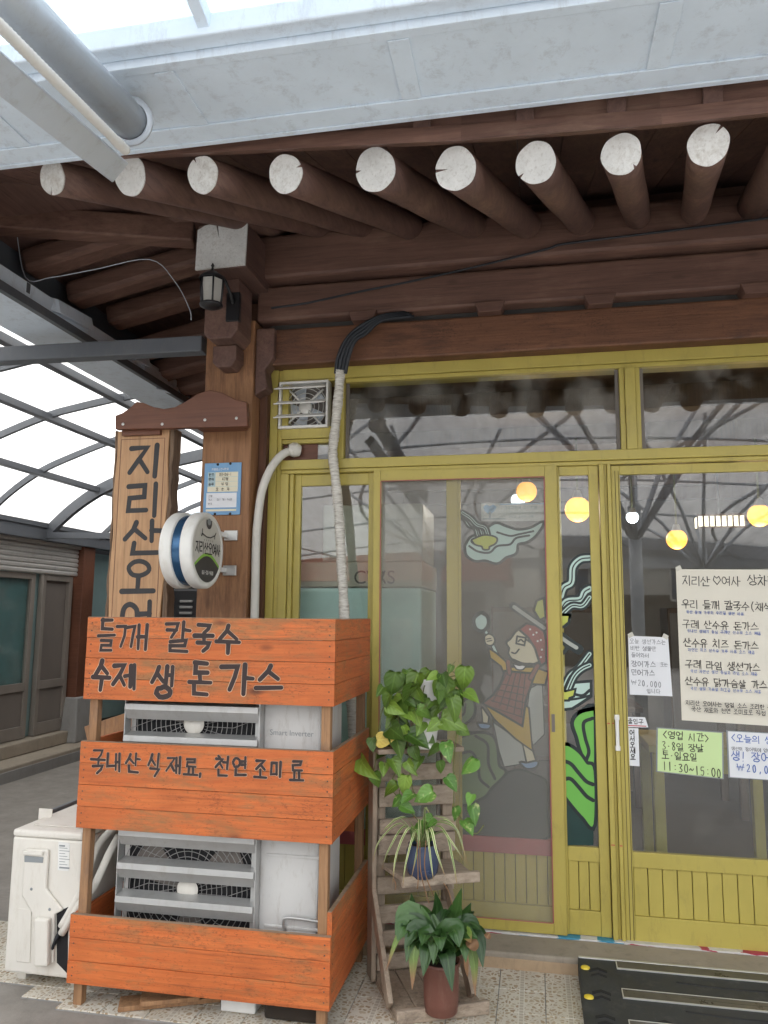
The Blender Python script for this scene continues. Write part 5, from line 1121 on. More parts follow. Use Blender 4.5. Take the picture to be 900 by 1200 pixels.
# ================================================================== NOTICES TAPED TO THE DOOR
YG = 3.7745
def paper(name, label, px, mat, lam=None, th_=.0012, yoff=0.002):
    Y_ = YG - yoff; P4 = [at(x, y, Y_) for x, y in px]; o = thing(name, label, 'notice', tuple(P4[3]))
    m = MB(); m.prism(P4, (0, th_, 0)); s_ = m.build('sheet', mat, o)
    for a_, b_2, sx in ((P4[0], P4[1], 1), (P4[1], P4[0], -1)):
        if not lam and label.startswith(('large', 'small white note')):
            tp2 = MB(); c_ = a_ + (b_2 - a_).normalized() * .012; tp2.obox(c_ + Vector((0, -.0009, .004)), (.011, 0, .006 * sx), (0, .0003, 0), (-.004 * sx, 0, .009)); tp2.build('tape', 'tape_clear', s_)
    if lam:
        c = sum(P4, Vector()) / 4; m = MB(); m.prism([c + (p_ - c) * 1.0 + (p_ - c).normalized() * .008 + Vector((0, th_ + .0003, 0)) for p_ in P4], (0, .0005, 0)); m.build('lamination', lam, o)
    return o, s_, Y_
def ink(Y_): return Ink((0, Y_, 0), (1, 0, 0), (0, 0, 1), (0, -1, 0), lift=.0004, step=.00002)
def tx(k, Y_, text, px, py, h, adv, mi=0, w=.095, jit=.04, slope=.035, aspect=.88): put(k, Y_, text, px, py, h, adv, w, mi, jit, dy=-(at(px, py, Y_) - at(px, py + adv * slope, Y_)).z * 1.0, aspect=aspect)
o, s_, Y_ = paper('menu_sheet', 'large cream handwritten menu sheet taped to the entrance door', [(792, 667), (1010, 668), (1014, 858), (799, 844)], 'paper_cream', yoff=.004)
k = ink(Y_)
tx(k, Y_, '지리산', 800, 686, 11, 10.6); tx(k, Y_, '♡여사', 835, 686, 11, 11); tx(k, Y_, '상차림', 876, 686, 12, 12)
tx(k, Y_, '우리 들깨 칼국수(채식)', 799, 713, 10, 9.7); tx(k, Y_, '구례 산수유 돈가스', 800, 736, 9.5, 9.7); tx(k, Y_, '산수유 치즈 돈가스', 801, 758, 9.5, 9.6); tx(k, Y_, '구례 라임 생선가스', 803, 783, 9.5, 9.6); tx(k, Y_, '산수유 닭가슴살 가스', 803, 803, 9.5, 9.4)
for (x, y, t) in ((804, 719, '국산 들깨 가루와 우리밀 생면 사용'), (805, 741, '국내산 생돼지 등심 구례산 산수유 소스 제공'), (806, 763, '자연산 치즈 산수유 가루 사용 소스 제공'), (809, 788, '국산 자연산 생선 등살과 라임 소스 제공'), (809, 808, '국산 생닭 가슴살 최고급 산수유 소스 제공')): tx(k, Y_, t, x, y, 3.6, 4.0, 1, .12, .05)
tx(k, Y_, '지리산 오여사는 당일 소스 조리한 음식만', 803, 826, 5.6, 5.6, 0, .12); tx(k, Y_, '국산 재료와 천연 조미료로 직접 조리합니다', 810, 833.5, 5.6, 5.6, 0, .12)
k.build('writing', ['ink_dark', 'ink_blue'], s_)
o, s_, Y_ = paper('white_note', 'small white note in pencil taped at the left of the door glass', [(736, 745), (783, 747), (788, 816), (738, 814)], 'paper_white')
k = ink(Y_)
for t, x, y, h, ad in (('오늘 생선가스는', 738, 754, 5.5, 5.6), ('비싼 생물만', 739, 762, 5.5, 5.4), ('들어와서', 740, 770, 5.2, 5.2), ('장어가스', 740, 781, 7, 7.3), ('또는', 774, 781, 4.6, 4.2), ('민어가스', 740, 791, 7, 7), ('₩20,000', 740, 803, 6.4, 7.6), ('입니다', 758, 812, 5, 5.6)): tx(k, Y_, t, x, y, h, ad, 0, .09)
k.build('writing', ['ink_pencil'], s_)
o, s_, Y_ = paper('entrance_sticker', 'small white sticker with red underline marking the way in', [(734, 840), (756, 840.5), (760, 852.5), (735, 852)], 'paper_white', yoff=.0035)
k = ink(Y_); tx(k, Y_, '출입구', 736, 848, 6, 6.2, 0, .12, .0); a, b_ = at(736, 850.2, Y_), at(757, 851, Y_); k.stroke([(a.x, a.z), (b_.x, b_.z)], .0045, 1); k.build('writing', ['ink_dark', 'ink_red'], s_)
o, s_, Y_ = paper('welcome_sticker', 'narrow upright white sticker with a welcome reading downwards', [(734, 853), (748, 853.5), (749.5, 898), (735, 897)], 'paper_white')
k = ink(Y_)
for i, c_ in enumerate('어서오세요'): tx(k, Y_, c_, 738 + i * .25, 861.5 + i * 7.1, 6.2, 6, 0, .17, .0)
k.build('writing', ['ink_dark'], s_)
o, s_, Y_ = paper('opening_hours_sign', 'pale green laminated sheet with handwritten opening hours', [(771, 853.5), (846, 859), (846.5, 912), (770.5, 903.5)], 'paper_green', 'laminate', yoff=.003)
k = ink(Y_)
tx(k, Y_, '<영업', 777, 865, 9, 9.5, 0, .11); tx(k, Y_, '시간>', 807, 868, 9, 9.5, 0, .11); tx(k, Y_, '3·8일 장날', 776, 878, 9, 9, 0, .11); tx(k, Y_, '토·일요일', 776, 889, 9, 9, 0, .11); tx(k, Y_, '11:30~15:00', 776.5, 902, 9.5, 10.1, 0, .11, slope=.06)
k.build('writing', ['ink_dark'], s_)
o, s_, Y_ = paper('price_sign', 'white laminated sheet lettered in blue with a price at the right edge', [(853, 857), (960, 863), (961, 918), (855.5, 910.5)], 'paper_white', 'laminate', yoff=.003)
k = ink(Y_)
tx(k, Y_, '<오늘의 생선>', 857, 869, 9, 9.4, 0, .11); tx(k, Y_, '생선이 장어밖에 없어요', 857, 879, 4.4, 4.6, 1, .12); tx(k, Y_, '생! 장어가스', 857, 891, 11, 11, 0, .10); tx(k, Y_, '₩20,000', 864, 903.5, 8.5, 11, 0, .12)
k.build('writing', ['ink_blue', 'ink_pencil'], s_)
# banner inside the glass of the painted leaf
yb_ = 3.86; P4 = [at(x, y, yb_) for x, y in ((564, 590), (653, 589), (652, 610), (564, 611))]; o = thing('paper_banner', 'pale paper banner with a blue tree hanging inside the painted pane', 'banner', tuple(P4[3])); m = MB(); m.prism(P4, (0, .002, 0)); s_ = m.build('sheet', 'paper_banner', o)
k = Ink((0, yb_, 0), (1, 0, 0), (0, 0, 1), (0, -1, 0), lift=.0005, step=.0001)
pq = lambda pts: [((lambda v_: (v_.x, v_.z))(at(x, y, yb_))) for x, y in pts]
k.patch(pq([(566, 594), (570, 591), (574, 593), (578, 591), (582, 594), (579, 600), (575, 602), (572, 602), (568, 599)]), 0); k.stroke(pq([(574, 601), (574, 608)]), .012, 1); k.stroke(pq([(566, 608), (592, 608)]), .005, 1); k.stroke(pq([(586, 591), (650, 590)]), .006, 0)
put(k, yb_, '가족과함께 오신분께', 591, 597, 3.6, 4, .14, 1, .03); put(k, yb_, '지리산 오여사 드림', 596, 607, 2.6, 3.3, .14, 1, .03)
k.build('print', ['plate_blue', 'label_grey'], s_)

# ================================================================== PALLET WOOD PLANT STAND
ps = thing('plant_stand', 'weathered pallet wood ladder stand with shelves leaning by the screen door', 'plant stand', (-.5, 3.2, 0))
pu = Vector((.906, .423, 0)); pv = Vector((-.423, .906, 0)); p0 = Vector((-.525, 2.985, 0)); PW, PD = .345, .40
def LP(u, v, z): return p0 + pu * u + pv * v + Vector((0, 0, z))
def lbox(m, u0, u1, v0, v1, z0, z1, mi=0):
    m.hexa([LP(u0, v0, z0), LP(u1, v0, z0), LP(u1, v1, z0), LP(u0, v1, z0), LP(u0, v0, z1), LP(u1, v0, z1), LP(u1, v1, z1), LP(u0, v1, z1)], mi)
for u in (-.0, PW - .045):
    m = MB(); lbox(m, u, u + .045, PD - .03, PD, .02, .93); m.build('upright', 'pallet_wood_z', ps, bev=.003)
m = MB(); lbox(m, -.022, -.002, PD - .075, PD + .01, .02, .93); m.build('side_board', 'pallet_wood_z', ps, bev=.003)
for (z0, z1) in ((.80, .868), (.695, .775), (.585, .645), (.50, .58), (.345, .415), (.23, .30), (.14, .20), (.05, .11)):
    m = MB(); j = rnd.uniform(-.004, .006); lbox(m, .008 + j, PW + .004 + j, PD - .052, PD - .031, z0, z1); m.build('slat', 'pallet_wood_x', ps, bev=.004)
m = MB(); lbox(m, -.02, PW + .01, PD - .16, PD + .03, .931, .952); m.build('shelf', 'pallet_wood_x', ps, bev=.004)
m = MB(); m.hexa([LP(.02, PD - .055, .455), LP(PW, PD - .055, .455), LP(PW + .01, PD - .26, .455), LP(.06, PD - .26, .455), LP(.02, PD - .055, .473), LP(PW, PD - .055, .473), LP(PW + .01, PD - .26, .473), LP(.06, PD - .26, .473)]); lbox(m, .05, PW + .03, PD - .285, PD - .261, .445, .485); m.build('shelf', 'pallet_wood_x', ps, bev=.004)
for i in range(4):
    m = MB(); u = .002 + i * .086; lbox(m, u, u + .083, .0255, PD - .031, .022, .042); m.build('floor_board', 'pallet_wood_z', ps, bev=.003)
m = MB(); lbox(m, .0, PW + .02, 0, .025, .008, .055); m.build('front_rail', 'pallet_wood_x', ps, bev=.005)
for u in (-.012, PW - .03):
    m = MB(); m.bar(LP(u, .06, .05), LP(u, PD - .05, .36), .02, .06); m.build('brace', 'pallet_wood_z', ps, bev=.003)
m = MB(); lbox(m, .0, .03, .03, PD - .03, .0075, .0215); lbox(m, PW - .03, PW, .03, PD - .03, .0075, .0215); m.build('runner', 'pallet_wood_z', ps)

# ---- leaves
def heart(m, c, tip, up, size, mi=0, wid=.95, fold=.25, bend=.25):
    d = Vector(tip).normalized(); n_ = Vector(up); n_ = (n_ - n_.dot(d) * d).normalized(); s2 = d.cross(n_); c = Vector(c); k0 = len(m.v)
    rows = ((-.08, .0), (-.14, .30), (.02, .46), (.22, .50), (.45, .42), (.68, .27), (.86, .12), (1.0, .0))
    for t, w in rows:
        for q_ in (-1, -.5, 0, .5, 1):
            base = t if abs(q_) > .2 or t > 0 else max(t, 0.02)
            y = base * size; x = q_ * w * size * wid
            m.uv.append((q_, t)); m.v.append(c + d * y + s2 * x + n_ * (abs(q_) * w * size * fold - bend * size * (y / size) ** 2))
    for i in range(len(rows) - 1):
        for j in range(4): m.f.append((k0 + i * 5 + j, k0 + i * 5 + j + 1, k0 + (i + 1) * 5 + j + 1, k0 + (i + 1) * 5 + j)); m.m.append(mi); m.sm.append(True)
def blade(m, pts, w, up=(0, 0, 1), mi=0, prof=lambda t: math.sin(math.pi * min(1, .08 + t * .92)) ** .6, fold=.2, edge=None):
    P_ = curve(pts, 5); N = len(P_); k0 = len(m.v); nc = 5
    for i, p_ in enumerate(P_):
        t = i / (N - 1); d = (P_[min(i + 1, N - 1)] - P_[max(i - 1, 0)]).normalized(); u = Vector(up); s2 = d.cross(u)
        if s2.length < .1: s2 = d.cross(Vector((1, .2, 0)))
        s2.normalize(); n_ = s2.cross(d); hw = w / 2 * max(.03, prof(t))
        for q_ in (-1, -.5, 0, .5, 1): m.uv.append((q_, t)); m.v.append(p_ + s2 * hw * q_ + n_ * abs(q_) * hw * fold)
    for i in range(N - 1):
        for j in range(4): m.f.append((k0 + i * 5 + j, k0 + i * 5 + j + 1, k0 + (i + 1) * 5 + j + 1, k0 + (i + 1) * 5 + j)); m.m.append(edge if (edge is not None and j in (0, 3)) else mi); m.sm.append(True)

# white pot with trailing pothos on top
yP = 3.30; pc_ = at(497, 876, yP); pc_.z = .953
po = thing('trailing_pothos', 'pothos in a tall white pot trailing heart-shaped leaves from the top of the stand', 'potted plant', tuple(pc_))
m = MB(); m.lathe(pc_, [(0, .0), (.068, .0), (.072, .006), (.072, .02), (.066, .022), (0, .022)], 28); m.build('saucer', 'pot_white', po)
m = MB(); m.lathe(pc_, [(0, .0235), (.052, .0235), (.056, .05), (.066, .18), (.074, .255), (.080, .275), (.080, .285), (.073, .285), (.069, .262), (0, .26)], 32); m.build('pot', 'pot_white', po)
m = MB(); m.lathe(pc_, [(0, .266), (.067, .264)], 20); m.build('soil', 'soil', po)
lf = [(205, 150), (290, 112), (390, 112), (300, 200), (415, 215), (360, 262), (222, 245), (130, 195), (290, 322), (210, 298), (382, 318), (200, 372), (275, 442), (362, 410), (215, 440), (330, 150), (450, 150), (535, 375), (612, 430), (620, 115), (580, 155), (655, 222), (590, 232), (560, 292), (540, 68), (150, 545), (215, 632), (350, 610), (290, 548), (270, 742), (190, 768), (392, 810), (232, 842), (292, 822), (280, 885), (410, 962), (520, 542), (442, 540), (102, 712), (650, 636), (542, 736), (655, 832), (570, 915), (676, 912), (640, 985), (365, 1010), (82, 505), (400, 490), (250, 330), (345, 350), (165, 250), (500, 130), (470, 180), (520, 190), (300, 640), (480, 640), (150, 650), (230, 500), (340, 480), (250, 160), (350, 215), (390, 1045), (330, 1030), (255, 385), (180, 330), (300, 265), (440, 110), (520, 250), (430, 330), (445, 400), (400, 280), (330, 560), (460, 300), (245, 280), (545, 170), (470, 230), (30, 640)]
rl = random.Random(11); m = MB(); pl_ = []
for i, (x, y) in enumerate(lf):
    big_ = 1 if y < 700 else .88
    Y_ = yP - .03 - rl.uniform(0, .13) if y < 560 else 3.235 - rl.uniform(0, .05)
    if x > 480 and y > 480: Y_ = 3.22 - rl.uniform(0, .04)
    c = at(420 + x / 5, 770 + y / 5, Y_); sz = rl.choice((rl.uniform(.045, .065), rl.uniform(.062, .088))) * big_
    if i == 24: sz = .03
    ang = rl.uniform(-1.15, 1.15) + (.35 if x > 480 else -.25 if x < 200 else 0); d = Vector((math.sin(ang), rl.uniform(-.9, .15), -math.cos(ang) * rl.uniform(.5, 1)))
    up = Vector((rl.uniform(-.8, .8), -1, rl.uniform(.1, 1.2)))
    mi = rl.choice((0, 0, 0, 1, 1)) if not (x > 490 and y > 500 or y > 800) else 2
    heart(m, c - d.normalized() * sz * .42, d, up, sz * 1.18, mi, rl.uniform(.74, .95), rl.uniform(.08, .5), rl.uniform(.05, .65)); pl_.append(c)
m.build('foliage', ['leaf_pothos', 'leaf_pothos_dark', 'leaf_pothos_pale'], po)
m = MB(); c = at(420 + 158 / 5, 770 + 488 / 5, 3.2); heart(m, c + Vector((-.03, 0, .0)), (1, -.2, .15), (0, -1, .3), .075, 0, .9, .1, .1); m.build('yellow_leaf', 'leaf_yellow', po)
m = MB(); top = pc_ + Vector((0, 0, .28))
vines = [[(0, 0), (560, 330), (555, 640), (560, 760), (562, 880), (600, 940), (640, 1000), (690, 1035), (735, 985)], [(0, 0), (380, 200), (360, 430), (350, 560)], [(0, 0), (300, 200), (280, 400), (300, 600), (320, 780), (380, 830)], [(0, 0), (250, 250), (240, 480), (230, 640), (190, 760), (270, 860)], [(0, 0), (160, 270), (110, 540), (95, 640), (70, 700), (20, 680)], [(0, 0), (330, 300), (300, 700), (240, 800), (350, 960), (390, 1010)], [(0, 0), (590, 200), (640, 190), (655, 235)], [(0, 0), (560, 110), (540, 75)]]
for vn in vines:
    P_ = [top + Vector((rl.uniform(-.04, .04), -.02, 0))] + [at(420 + x / 5, 770 + y / 5, 3.245 if y > 450 else 3.21) for x, y in vn[1:]]
    m.tube(curve(P_, 6), .0024, 6)
for c in pl_[::2]:
    m.tube([c + Vector((rl.uniform(-.02, .02), .03, rl.uniform(.0, .04))), c + Vector((0, .004, .01))], .0016, 5)
m.build('vines', 'vine_stem', po)

# spider plant in the blue pot on the middle shelf
sc_c = at(495, 1014, 3.18); sc_c.z = .474
so = thing('spider_plant', 'spider plant with arching cream edged blades in a dark blue pot', 'potted plant', tuple(sc_c))
m = MB(); m.lathe(sc_c, [(0, .0), (.048, .0), (.062, .02), (.068, .06), (.064, .10), (.055, .118), (.057, .125), (.051, .125), (.049, .11), (0, .108)], 28); m.build('pot', 'pot_blue', so)
m = MB(); m.lathe(sc_c, [(0, .116), (.048, .112)], 18); m.build('soil', 'soil', so)
m = MB(); tp_ = sc_c + Vector((0, 0, .115))
bl_px = [((470, 965), (445, 985), (437, 1010)), ((475, 968), (456, 995), (447, 1020)), ((480, 970), (465, 1000), (460, 1035)), ((488, 972), (476, 1010), (472, 1040)), ((500, 972), (505, 1010), (508, 1032)), ((504, 970), (512, 1000), (522, 1028)), ((512, 968), (528, 985), (545, 1010)), ((508, 965), (530, 968), (540, 982)), ((515, 962), (535, 972), (548, 1014)), ((470, 960), (455, 968), (445, 978)), ((520, 975), (530, 1005), (536, 1040)), ((478, 960), (462, 962), (452, 975)), ((492, 960), (490, 990), (482, 1030)), ((505, 960), (518, 958), (535, 965)), ((498, 950), (500, 948), (503, 953))]
for i, (a, b_, c) in enumerate(bl_px):
    P_ = [tp_ + Vector((rl.uniform(-.02, .02), rl.uniform(-.02, .01), 0)), at(*a, 3.12 - .02 * (i % 3)), at(*b_, 3.06 - .02 * (i % 2)), at(*c, 3.05)]
    blade(m, P_, rl.uniform(.009, .0125), mi=0, edge=1, up=(0, -.5, 1), prof=lambda t: (1 - t ** 2.5) * .9 + .1)
m.build('blades', ['leaf_spider', 'leaf_spider_edge'], so)
m = MB()
for pts in ([(492, 985), (493, 1020), (500, 1050), (503, 1058)], [(489, 985), (490, 1030), (489, 1042)], [(499, 985), (498, 1020), (508, 1050)], [(461, 1030), (464, 1036), (463, 1043)], [(520, 1035), (526, 1045), (530, 1060)]):
    m.tube(curve([at(x, y, 3.05) for x, y in pts], 5), .0022, 5)
m.build('dry_runners', 'dry_leaf', so)

# peace lily in the brick red pot on the floor of the stand
lc_ = at(517, 1181, 3.055); lc_.z = .043
lo = thing('peace_lily', 'broad dark leaved peace lily with browned tips in a brick red pot', 'potted plant', tuple(lc_))
m = MB(); m.lathe(lc_, [(0, .0), (.058, .0), (.061, .004), (.0615, .02), (.0635, .022), (.0655, .05), (.067, .16), (.071, .165), (.073, .18), (.068, .18), (.064, .16), (0, .155)], 32); m.build('pot', 'pot_red', lo)
m = MB(); m.lathe(lc_, [(0, .166), (.0625, .162)], 20); m.build('soil', 'soil', lo)
m = MB(); cr_ = lc_ + Vector((0, 0, .17))
# (base->mid->tip) in photo pixels, with distance of the tip, width
lv_ = [((500, 1095), (487, 1075), (482, 1047), 3.08, .07, 0), ((505, 1090), (512, 1070), (510, 1045), 3.06, .065, 0), ((520, 1095), (533, 1075), (541, 1041), 3.06, .085, 0), ((530, 1100), (545, 1080), (556, 1068), 3.10, .07, 0), ((515, 1100), (535, 1085), (542, 1065), 3.02, .06, 0),
       ((500, 1100), (478, 1070), (463, 1096), 3.00, .10, 0), ((495, 1105), (475, 1085), (466, 1103), 2.96, .095, 0), ((505, 1110), (488, 1090), (474, 1112), 2.95, .09, 0), ((508, 1110), (500, 1095), (494, 1108), 2.90, .08, 0), ((520, 1110), (532, 1090), (538, 1110), 2.90, .10, 0),
       ((525, 1110), (548, 1082), (564, 1090), 2.98, .08, 0), ((528, 1112), (555, 1092), (573, 1098), 3.02, .07, 0), ((530, 1112), (558, 1098), (566, 1134), 2.98, .075, 0), ((508, 1118), (502, 1112), (496, 1144), 2.93, .085, 0), ((520, 1118), (524, 1120), (530, 1162), 2.92, .075, 3), ((505, 1115), (487, 1108), (483, 1160), 2.95, .06, 2),
       ((530, 1110), (545, 1095), (552, 1105), 2.92, .07, 2), ((533, 1112), (553, 1115), (557, 1168), 3.0, .05, 2), ((515, 1108), (515, 1098), (517, 1115), 2.88, .07, 0), ((498, 1110), (470, 1095), (452, 1138), 2.99, .03, 2), ((512, 1100), (520, 1075), (528, 1068), 3.05, .06, 0), ((505, 1105), (485, 1082), (470, 1085), 2.99, .09, 0), ((522, 1105), (540, 1092), (560, 1100), 2.93, .085, 0), ((500, 1105), (483, 1100), (476, 1128), 2.96, .06, 0), ((515, 1110), (510, 1102), (508, 1130), 2.9, .07, 0), ((527, 1112), (542, 1105), (546, 1128), 2.93, .06, 0), ((512, 1095), (498, 1072), (492, 1060), 3.05, .06, 0), ((525, 1100), (545, 1075), (552, 1058), 3.04, .055, 0)]
for i, (a, b_, c, Y_, w, mi) in enumerate(lv_):
    y0_ = 3.03; P_ = [cr_ + Vector((rl.uniform(-.025, .025), rl.uniform(-.025, .025), -.005)), at(*a, (y0_ + Y_) / 2 + .01), at(*b_, Y_ + .02), at(*c, Y_ - .02)]
    blade(m, P_, w, mi=(0, 0, 1, 0)[mi], up=(rl.uniform(-.3, .3), -.9, .8), prof=lambda t: .05 if t < .20 else max(.02, abs(math.sin(math.pi * ((t - .18) / .82) ** .72)) ** .9), fold=.28)
m.build('foliage', ['leaf_lily', 'leaf_lily_pale'], lo)
m = MB()
for (a, b_, c, w) in (((547, 1102), (554, 1106), (558, 1114), .04), ((547, 1112), (546, 1125), (548, 1145), .018), ((569, 1094), (572, 1097), (575, 1099), .02)):
    blade(m, [at(*a, 2.94), at(*b_, 2.92), at(*c, 2.93)], w, up=(.2, -1, .4), fold=.3)
m.build('withered_tips', 'dry_leaf', lo)

# ================================================================== RUBBER RAMP AT THE DOOR
rp = thing('rubber_ramp', 'black rubber wheel ramp with yellow reflectors against the concrete step', 'ramp', (.8, 3.3, 0))
rx0, rx1, ry1, rz1, ry0 = .150, 2.1, 3.527, .088, 2.86
m = MB(); m.prism([(rx0, ry0, .0085), (rx0, ry1, .0085), (rx0, ry1, rz1), (rx0, ry0, .022)], (rx1 - rx0, 0, 0)); m.build('body', 'ramp_rubber', rp, bev=.004)
sl_ = (rz1 - .022) / (ry1 - ry0); 
def rz(y): return .022 + (y - ry0) * sl_
def rbox(m, x0, x1, y0, y1, h): m.hexa([(x0, y0, rz(y0) - .002), (x1, y0, rz(y0) - .002), (x1, y1, rz(y1) - .002), (x0, y1, rz(y1) - .002), (x0, y0, rz(y0) + h), (x1, y0, rz(y0) + h), (x1, y1, rz(y1) + h), (x0, y1, rz(y1) + h)])
m = MB(); rbox(m, rx0 + .003, rx1, ry1 - .012, ry1 - .001, .004); m.build('top_edge', 'alu', rp, bev=.001)
for (pxa, pya, pyb) in ((722, 1129.5, 1138.5), (729, 1157, 1166.5), (737, 1187, 1197)):
    ya, yb2 = atz(pxa, pya, .075).y, atz(pxa, pyb, .07).y; x0 = atz(pxa, pya, .07).x
    m = MB(); rbox(m, x0, rx1 - .1, yb2, ya, .0025); tr_ = m.build('tread_strip', 'tread_resin', rp)
    m = MB(); rbox(m, x0, rx1 - .1, yb2 - .005, yb2 - .0002, .005); rbox(m, x0, rx1 - .1, ya + .0002, ya + .003, .004); rbox(m, x0 - .004, x0 - .0002, yb2 - .005, ya + .003, .004); m.build('strip_edge', 'alu', tr_)
for (px, py) in ((686, 1137), (690, 1165), (695, 1196)):
    c = atz(px, py, .07); m = MB(); m.lathe((c.x, c.y, rz(c.y) - .001), [(.019, 0), (.018, .004), (.012, .007), (0, .008)], 18); m.build('reflector', 'reflector_yellow', rp)
for i in range(4):
    for j in range(11):
        y = 3.44 - i * .155; x = .225 + j * .21
        if j and y > 3.2: continue
        m = MB()
        for s2 in (-1, 1): a = Vector((x, y + .004, 0)); d = Vector((s2 * .035, -.018, 0)); p_ = Vector((0, .008, 0)); q4_ = [a - p_, a + d - p_, a + d + p_, a + p_]; m.hexa([Vector((v_.x, v_.y, rz(v_.y) - .001)) for v_ in q4_] + [Vector((v_.x, v_.y, rz(v_.y) + .0022)) for v_ in q4_])
        for s2 in (-1, 1): a = Vector((x, y - .034, 0)); d = Vector((s2 * .03, -.016, 0)); p_ = Vector((0, .006, 0)); q4_ = [a - p_, a + d - p_, a + d + p_, a + p_]; m.hexa([Vector((v_.x, v_.y, rz(v_.y) - .001)) for v_ in q4_] + [Vector((v_.x, v_.y, rz(v_.y) + .0022)) for v_ in q4_])
        m.build('chevron', 'ramp_mark', rp)

for i, y in enumerate((3.40, 3.30, 3.21, 3.12)):
    for x0 in (.52, 1.05):
        P_ = [Vector((x0 + .42 * t, y - .012 * math.sin(math.pi * t), 0)) for t in [k_ / 8 for k_ in range(9)]]
        m = MB(); m.tube([Vector((p_.x, p_.y, rz(p_.y) - .001)) for p_ in P_], .004, 6); m.build('ridge', 'ramp_mark', rp)
# ================================================================== STEEL GUTTER AND STREET CANOPY IN FRONT OF THE EAVES
st_c = thing('street_canopy', 'pale steel box gutter and translucent canopy over the street in front of the eaves', 'canopy', (0, 1.8, 3.0))
gz = 3.05; gy1 = 2.165; gy0 = at(450, 43, 1.5).y
gy0 = (gz - H) / (at(450, 43, 1).z - H) 
m = MB(); m.box(-6.0, 4.0, gy0 + .012, gy1, gz, gz + .006); m.box(-6, 4, gy1 + .0005, gy1 + .02, gz - .012, gz + .20); m.box(-6, 4, gy0 - .02, gy0 + .0115, gz - .004, gz + .22); m.build('gutter', 'gutter_metal', st_c, bev=.002)
m = MB(); m.box(-6, 4, gy1 - .075, gy1 - .0005, gz - .008, gz - .0005); m.build('gutter_lip', 'gutter_metal', st_c, bev=.002)
for x in (-2.2, -1.65, -1.02, -.335, .37, 1.1):
    m = MB(); m.box(x - .03, x + .03, gy0 + .013, gy1 - .077, gz - .006, gz - .0005); m.build('strap', 'gutter_metal', st_c, bev=.0015)
ce = Vector((0, gy0 - .055, gz + .10)); m = MB(); m.box(-6, 4, gy0 - .075, gy0 - .0205, gz + .02, gz + .085); m.build('edge_tube', 'gutter_metal', st_c, bev=.006)
slope = Vector((0, -1, .30))
pa = Vector((0, gy0 - .05, gz + .09)); 
m = MB(); b_ = pa + slope * .62; m.poly([(-6, pa.y, pa.z), (4, pa.y, pa.z), (4, b_.y, b_.z), (-6, b_.y, b_.z)]); m.build('roof_sheet', 'polycarbonate_blue', st_c)
for x in (-2.35, -1.6, -.86, -.13, .6, 1.33):
    m = MB(); m.bar(Vector((x, pa.y, pa.z - .03)), Vector((x, b_.y, b_.z - .03)), .035, .05); m.build('sheet_bar', 'gutter_metal', st_c, bev=.003)
m = MB(); m.box(-6, 4, b_.y - .05, b_.y, b_.z - .05, b_.z); m.build('edge_tube', 'gutter_metal', st_c, bev=.006)
# round brace pipe, square strut and conduit at the left
e0 = at(152, 142, 1.93); e1 = at(0, -12, 1.28); e1 = e0 + (e1 - e0) * 2.2
m = MB(); m.tube([e0, e1], .054, 24); m.build('brace_pipe', 'pipe_steel', st_c)
m = MB(); fa = (e1 - e0).normalized(); m.lathe(e0 + fa * -.005, [(0, .0), (.072, .0), (.072, .010), (.056, .011)], 28, axis=fa); m.build('flange', 'pipe_steel', st_c)
e0 = at(134, 196, 1.95); e1 = at(-10, 78, 1.32); e1 = e0 + (e1 - e0) * 2.2
m = MB(); m.bar(e0, e1, .055, .075, up=(0, 1, .4)); m.build('square_strut', 'pipe_steel', st_c, bev=.004)
e0 = at(147, 176, 1.85); e1 = at(-5, 25, 1.22); e1 = e0 + (e1 - e0) * 2.0; m = MB(); N = 160
m.tube([e0 + (e1 - e0) * (i / N) for i in range(N + 1)], [.0125 + (.0016 if i % 2 else 0) if i > 9 else .015 for i in range(N + 1)], 10); m.build('conduit', 'white_plastic', st_c)

# big arcade roof over the street (seen only in the glass and as light)
ar = thing('market_arcade', 'translucent market arcade on grey branching columns reflected in the door glass', 'arcade', (0, -4, 0))
ap = curve([(-9, 0, 4.6), (-5, 0, 5.5), (0, 0, 5.9), (5, 0, 5.5), (9, 0, 4.6)], 4)
AY_ = [(.55, 4.75), (-1.5, 5.35), (-3.2, 5.6), (-6, 5.45), (-9, 5.0), (-13, 4.3), (-17, 3.7)]
def arcz(x, y=-3.2):
    for (y0, z0), (y1, z1) in zip(AY_[:-1], AY_[1:]):
        if y <= y0 and y >= y1: return z0 + (z1 - z0) * (y - y0) / (y1 - y0) - .010 * x * x
    return (AY_[0][1] if y > .55 else AY_[-1][1]) - .010 * x * x
m = MB()
for i in range(-12, 12):
    for (y0, z0), (y1, z1) in zip(AY_[:-1], AY_[1:]): m.poly([(i, y0, arcz(i, y0)), (i + 1, y0, arcz(i + 1, y0)), (i + 1, y1, arcz(i + 1, y1)), (i, y1, arcz(i, y1))])
m.build('roof_sheet', 'polycarbonate', ar)
for cx_, cy_ in ((-4.2, -3.2), (1.35, -3.2), (6.2, -3.2), (-2.2, -10), (3.6, -10), (-8, -10)):
    m = MB(); m.tube([(cx_, cy_, 0), (cx_, cy_, 3.0)], .085, 14); m.build('column', 'pipe_steel', ar)
    for dx, dy_ in ((-1.6, 2.6), (1.6, 2.6), (-1.6, -2.8), (1.6, -2.8), (-.5, 3.2), (.5, -3.2), (-2.4, .3), (2.4, .3)):
        m = MB(); zt = arcz(cx_ + dx, cy_ + dy_); m.tube([(cx_, cy_, 2.5), (cx_ + dx * .35, cy_ + dy_ * .35, 2.5 + (zt - 2.5) * .45), (cx_ + dx, cy_ + dy_, zt - .05)], .036, 10); m.build('branch', 'pipe_steel', ar)
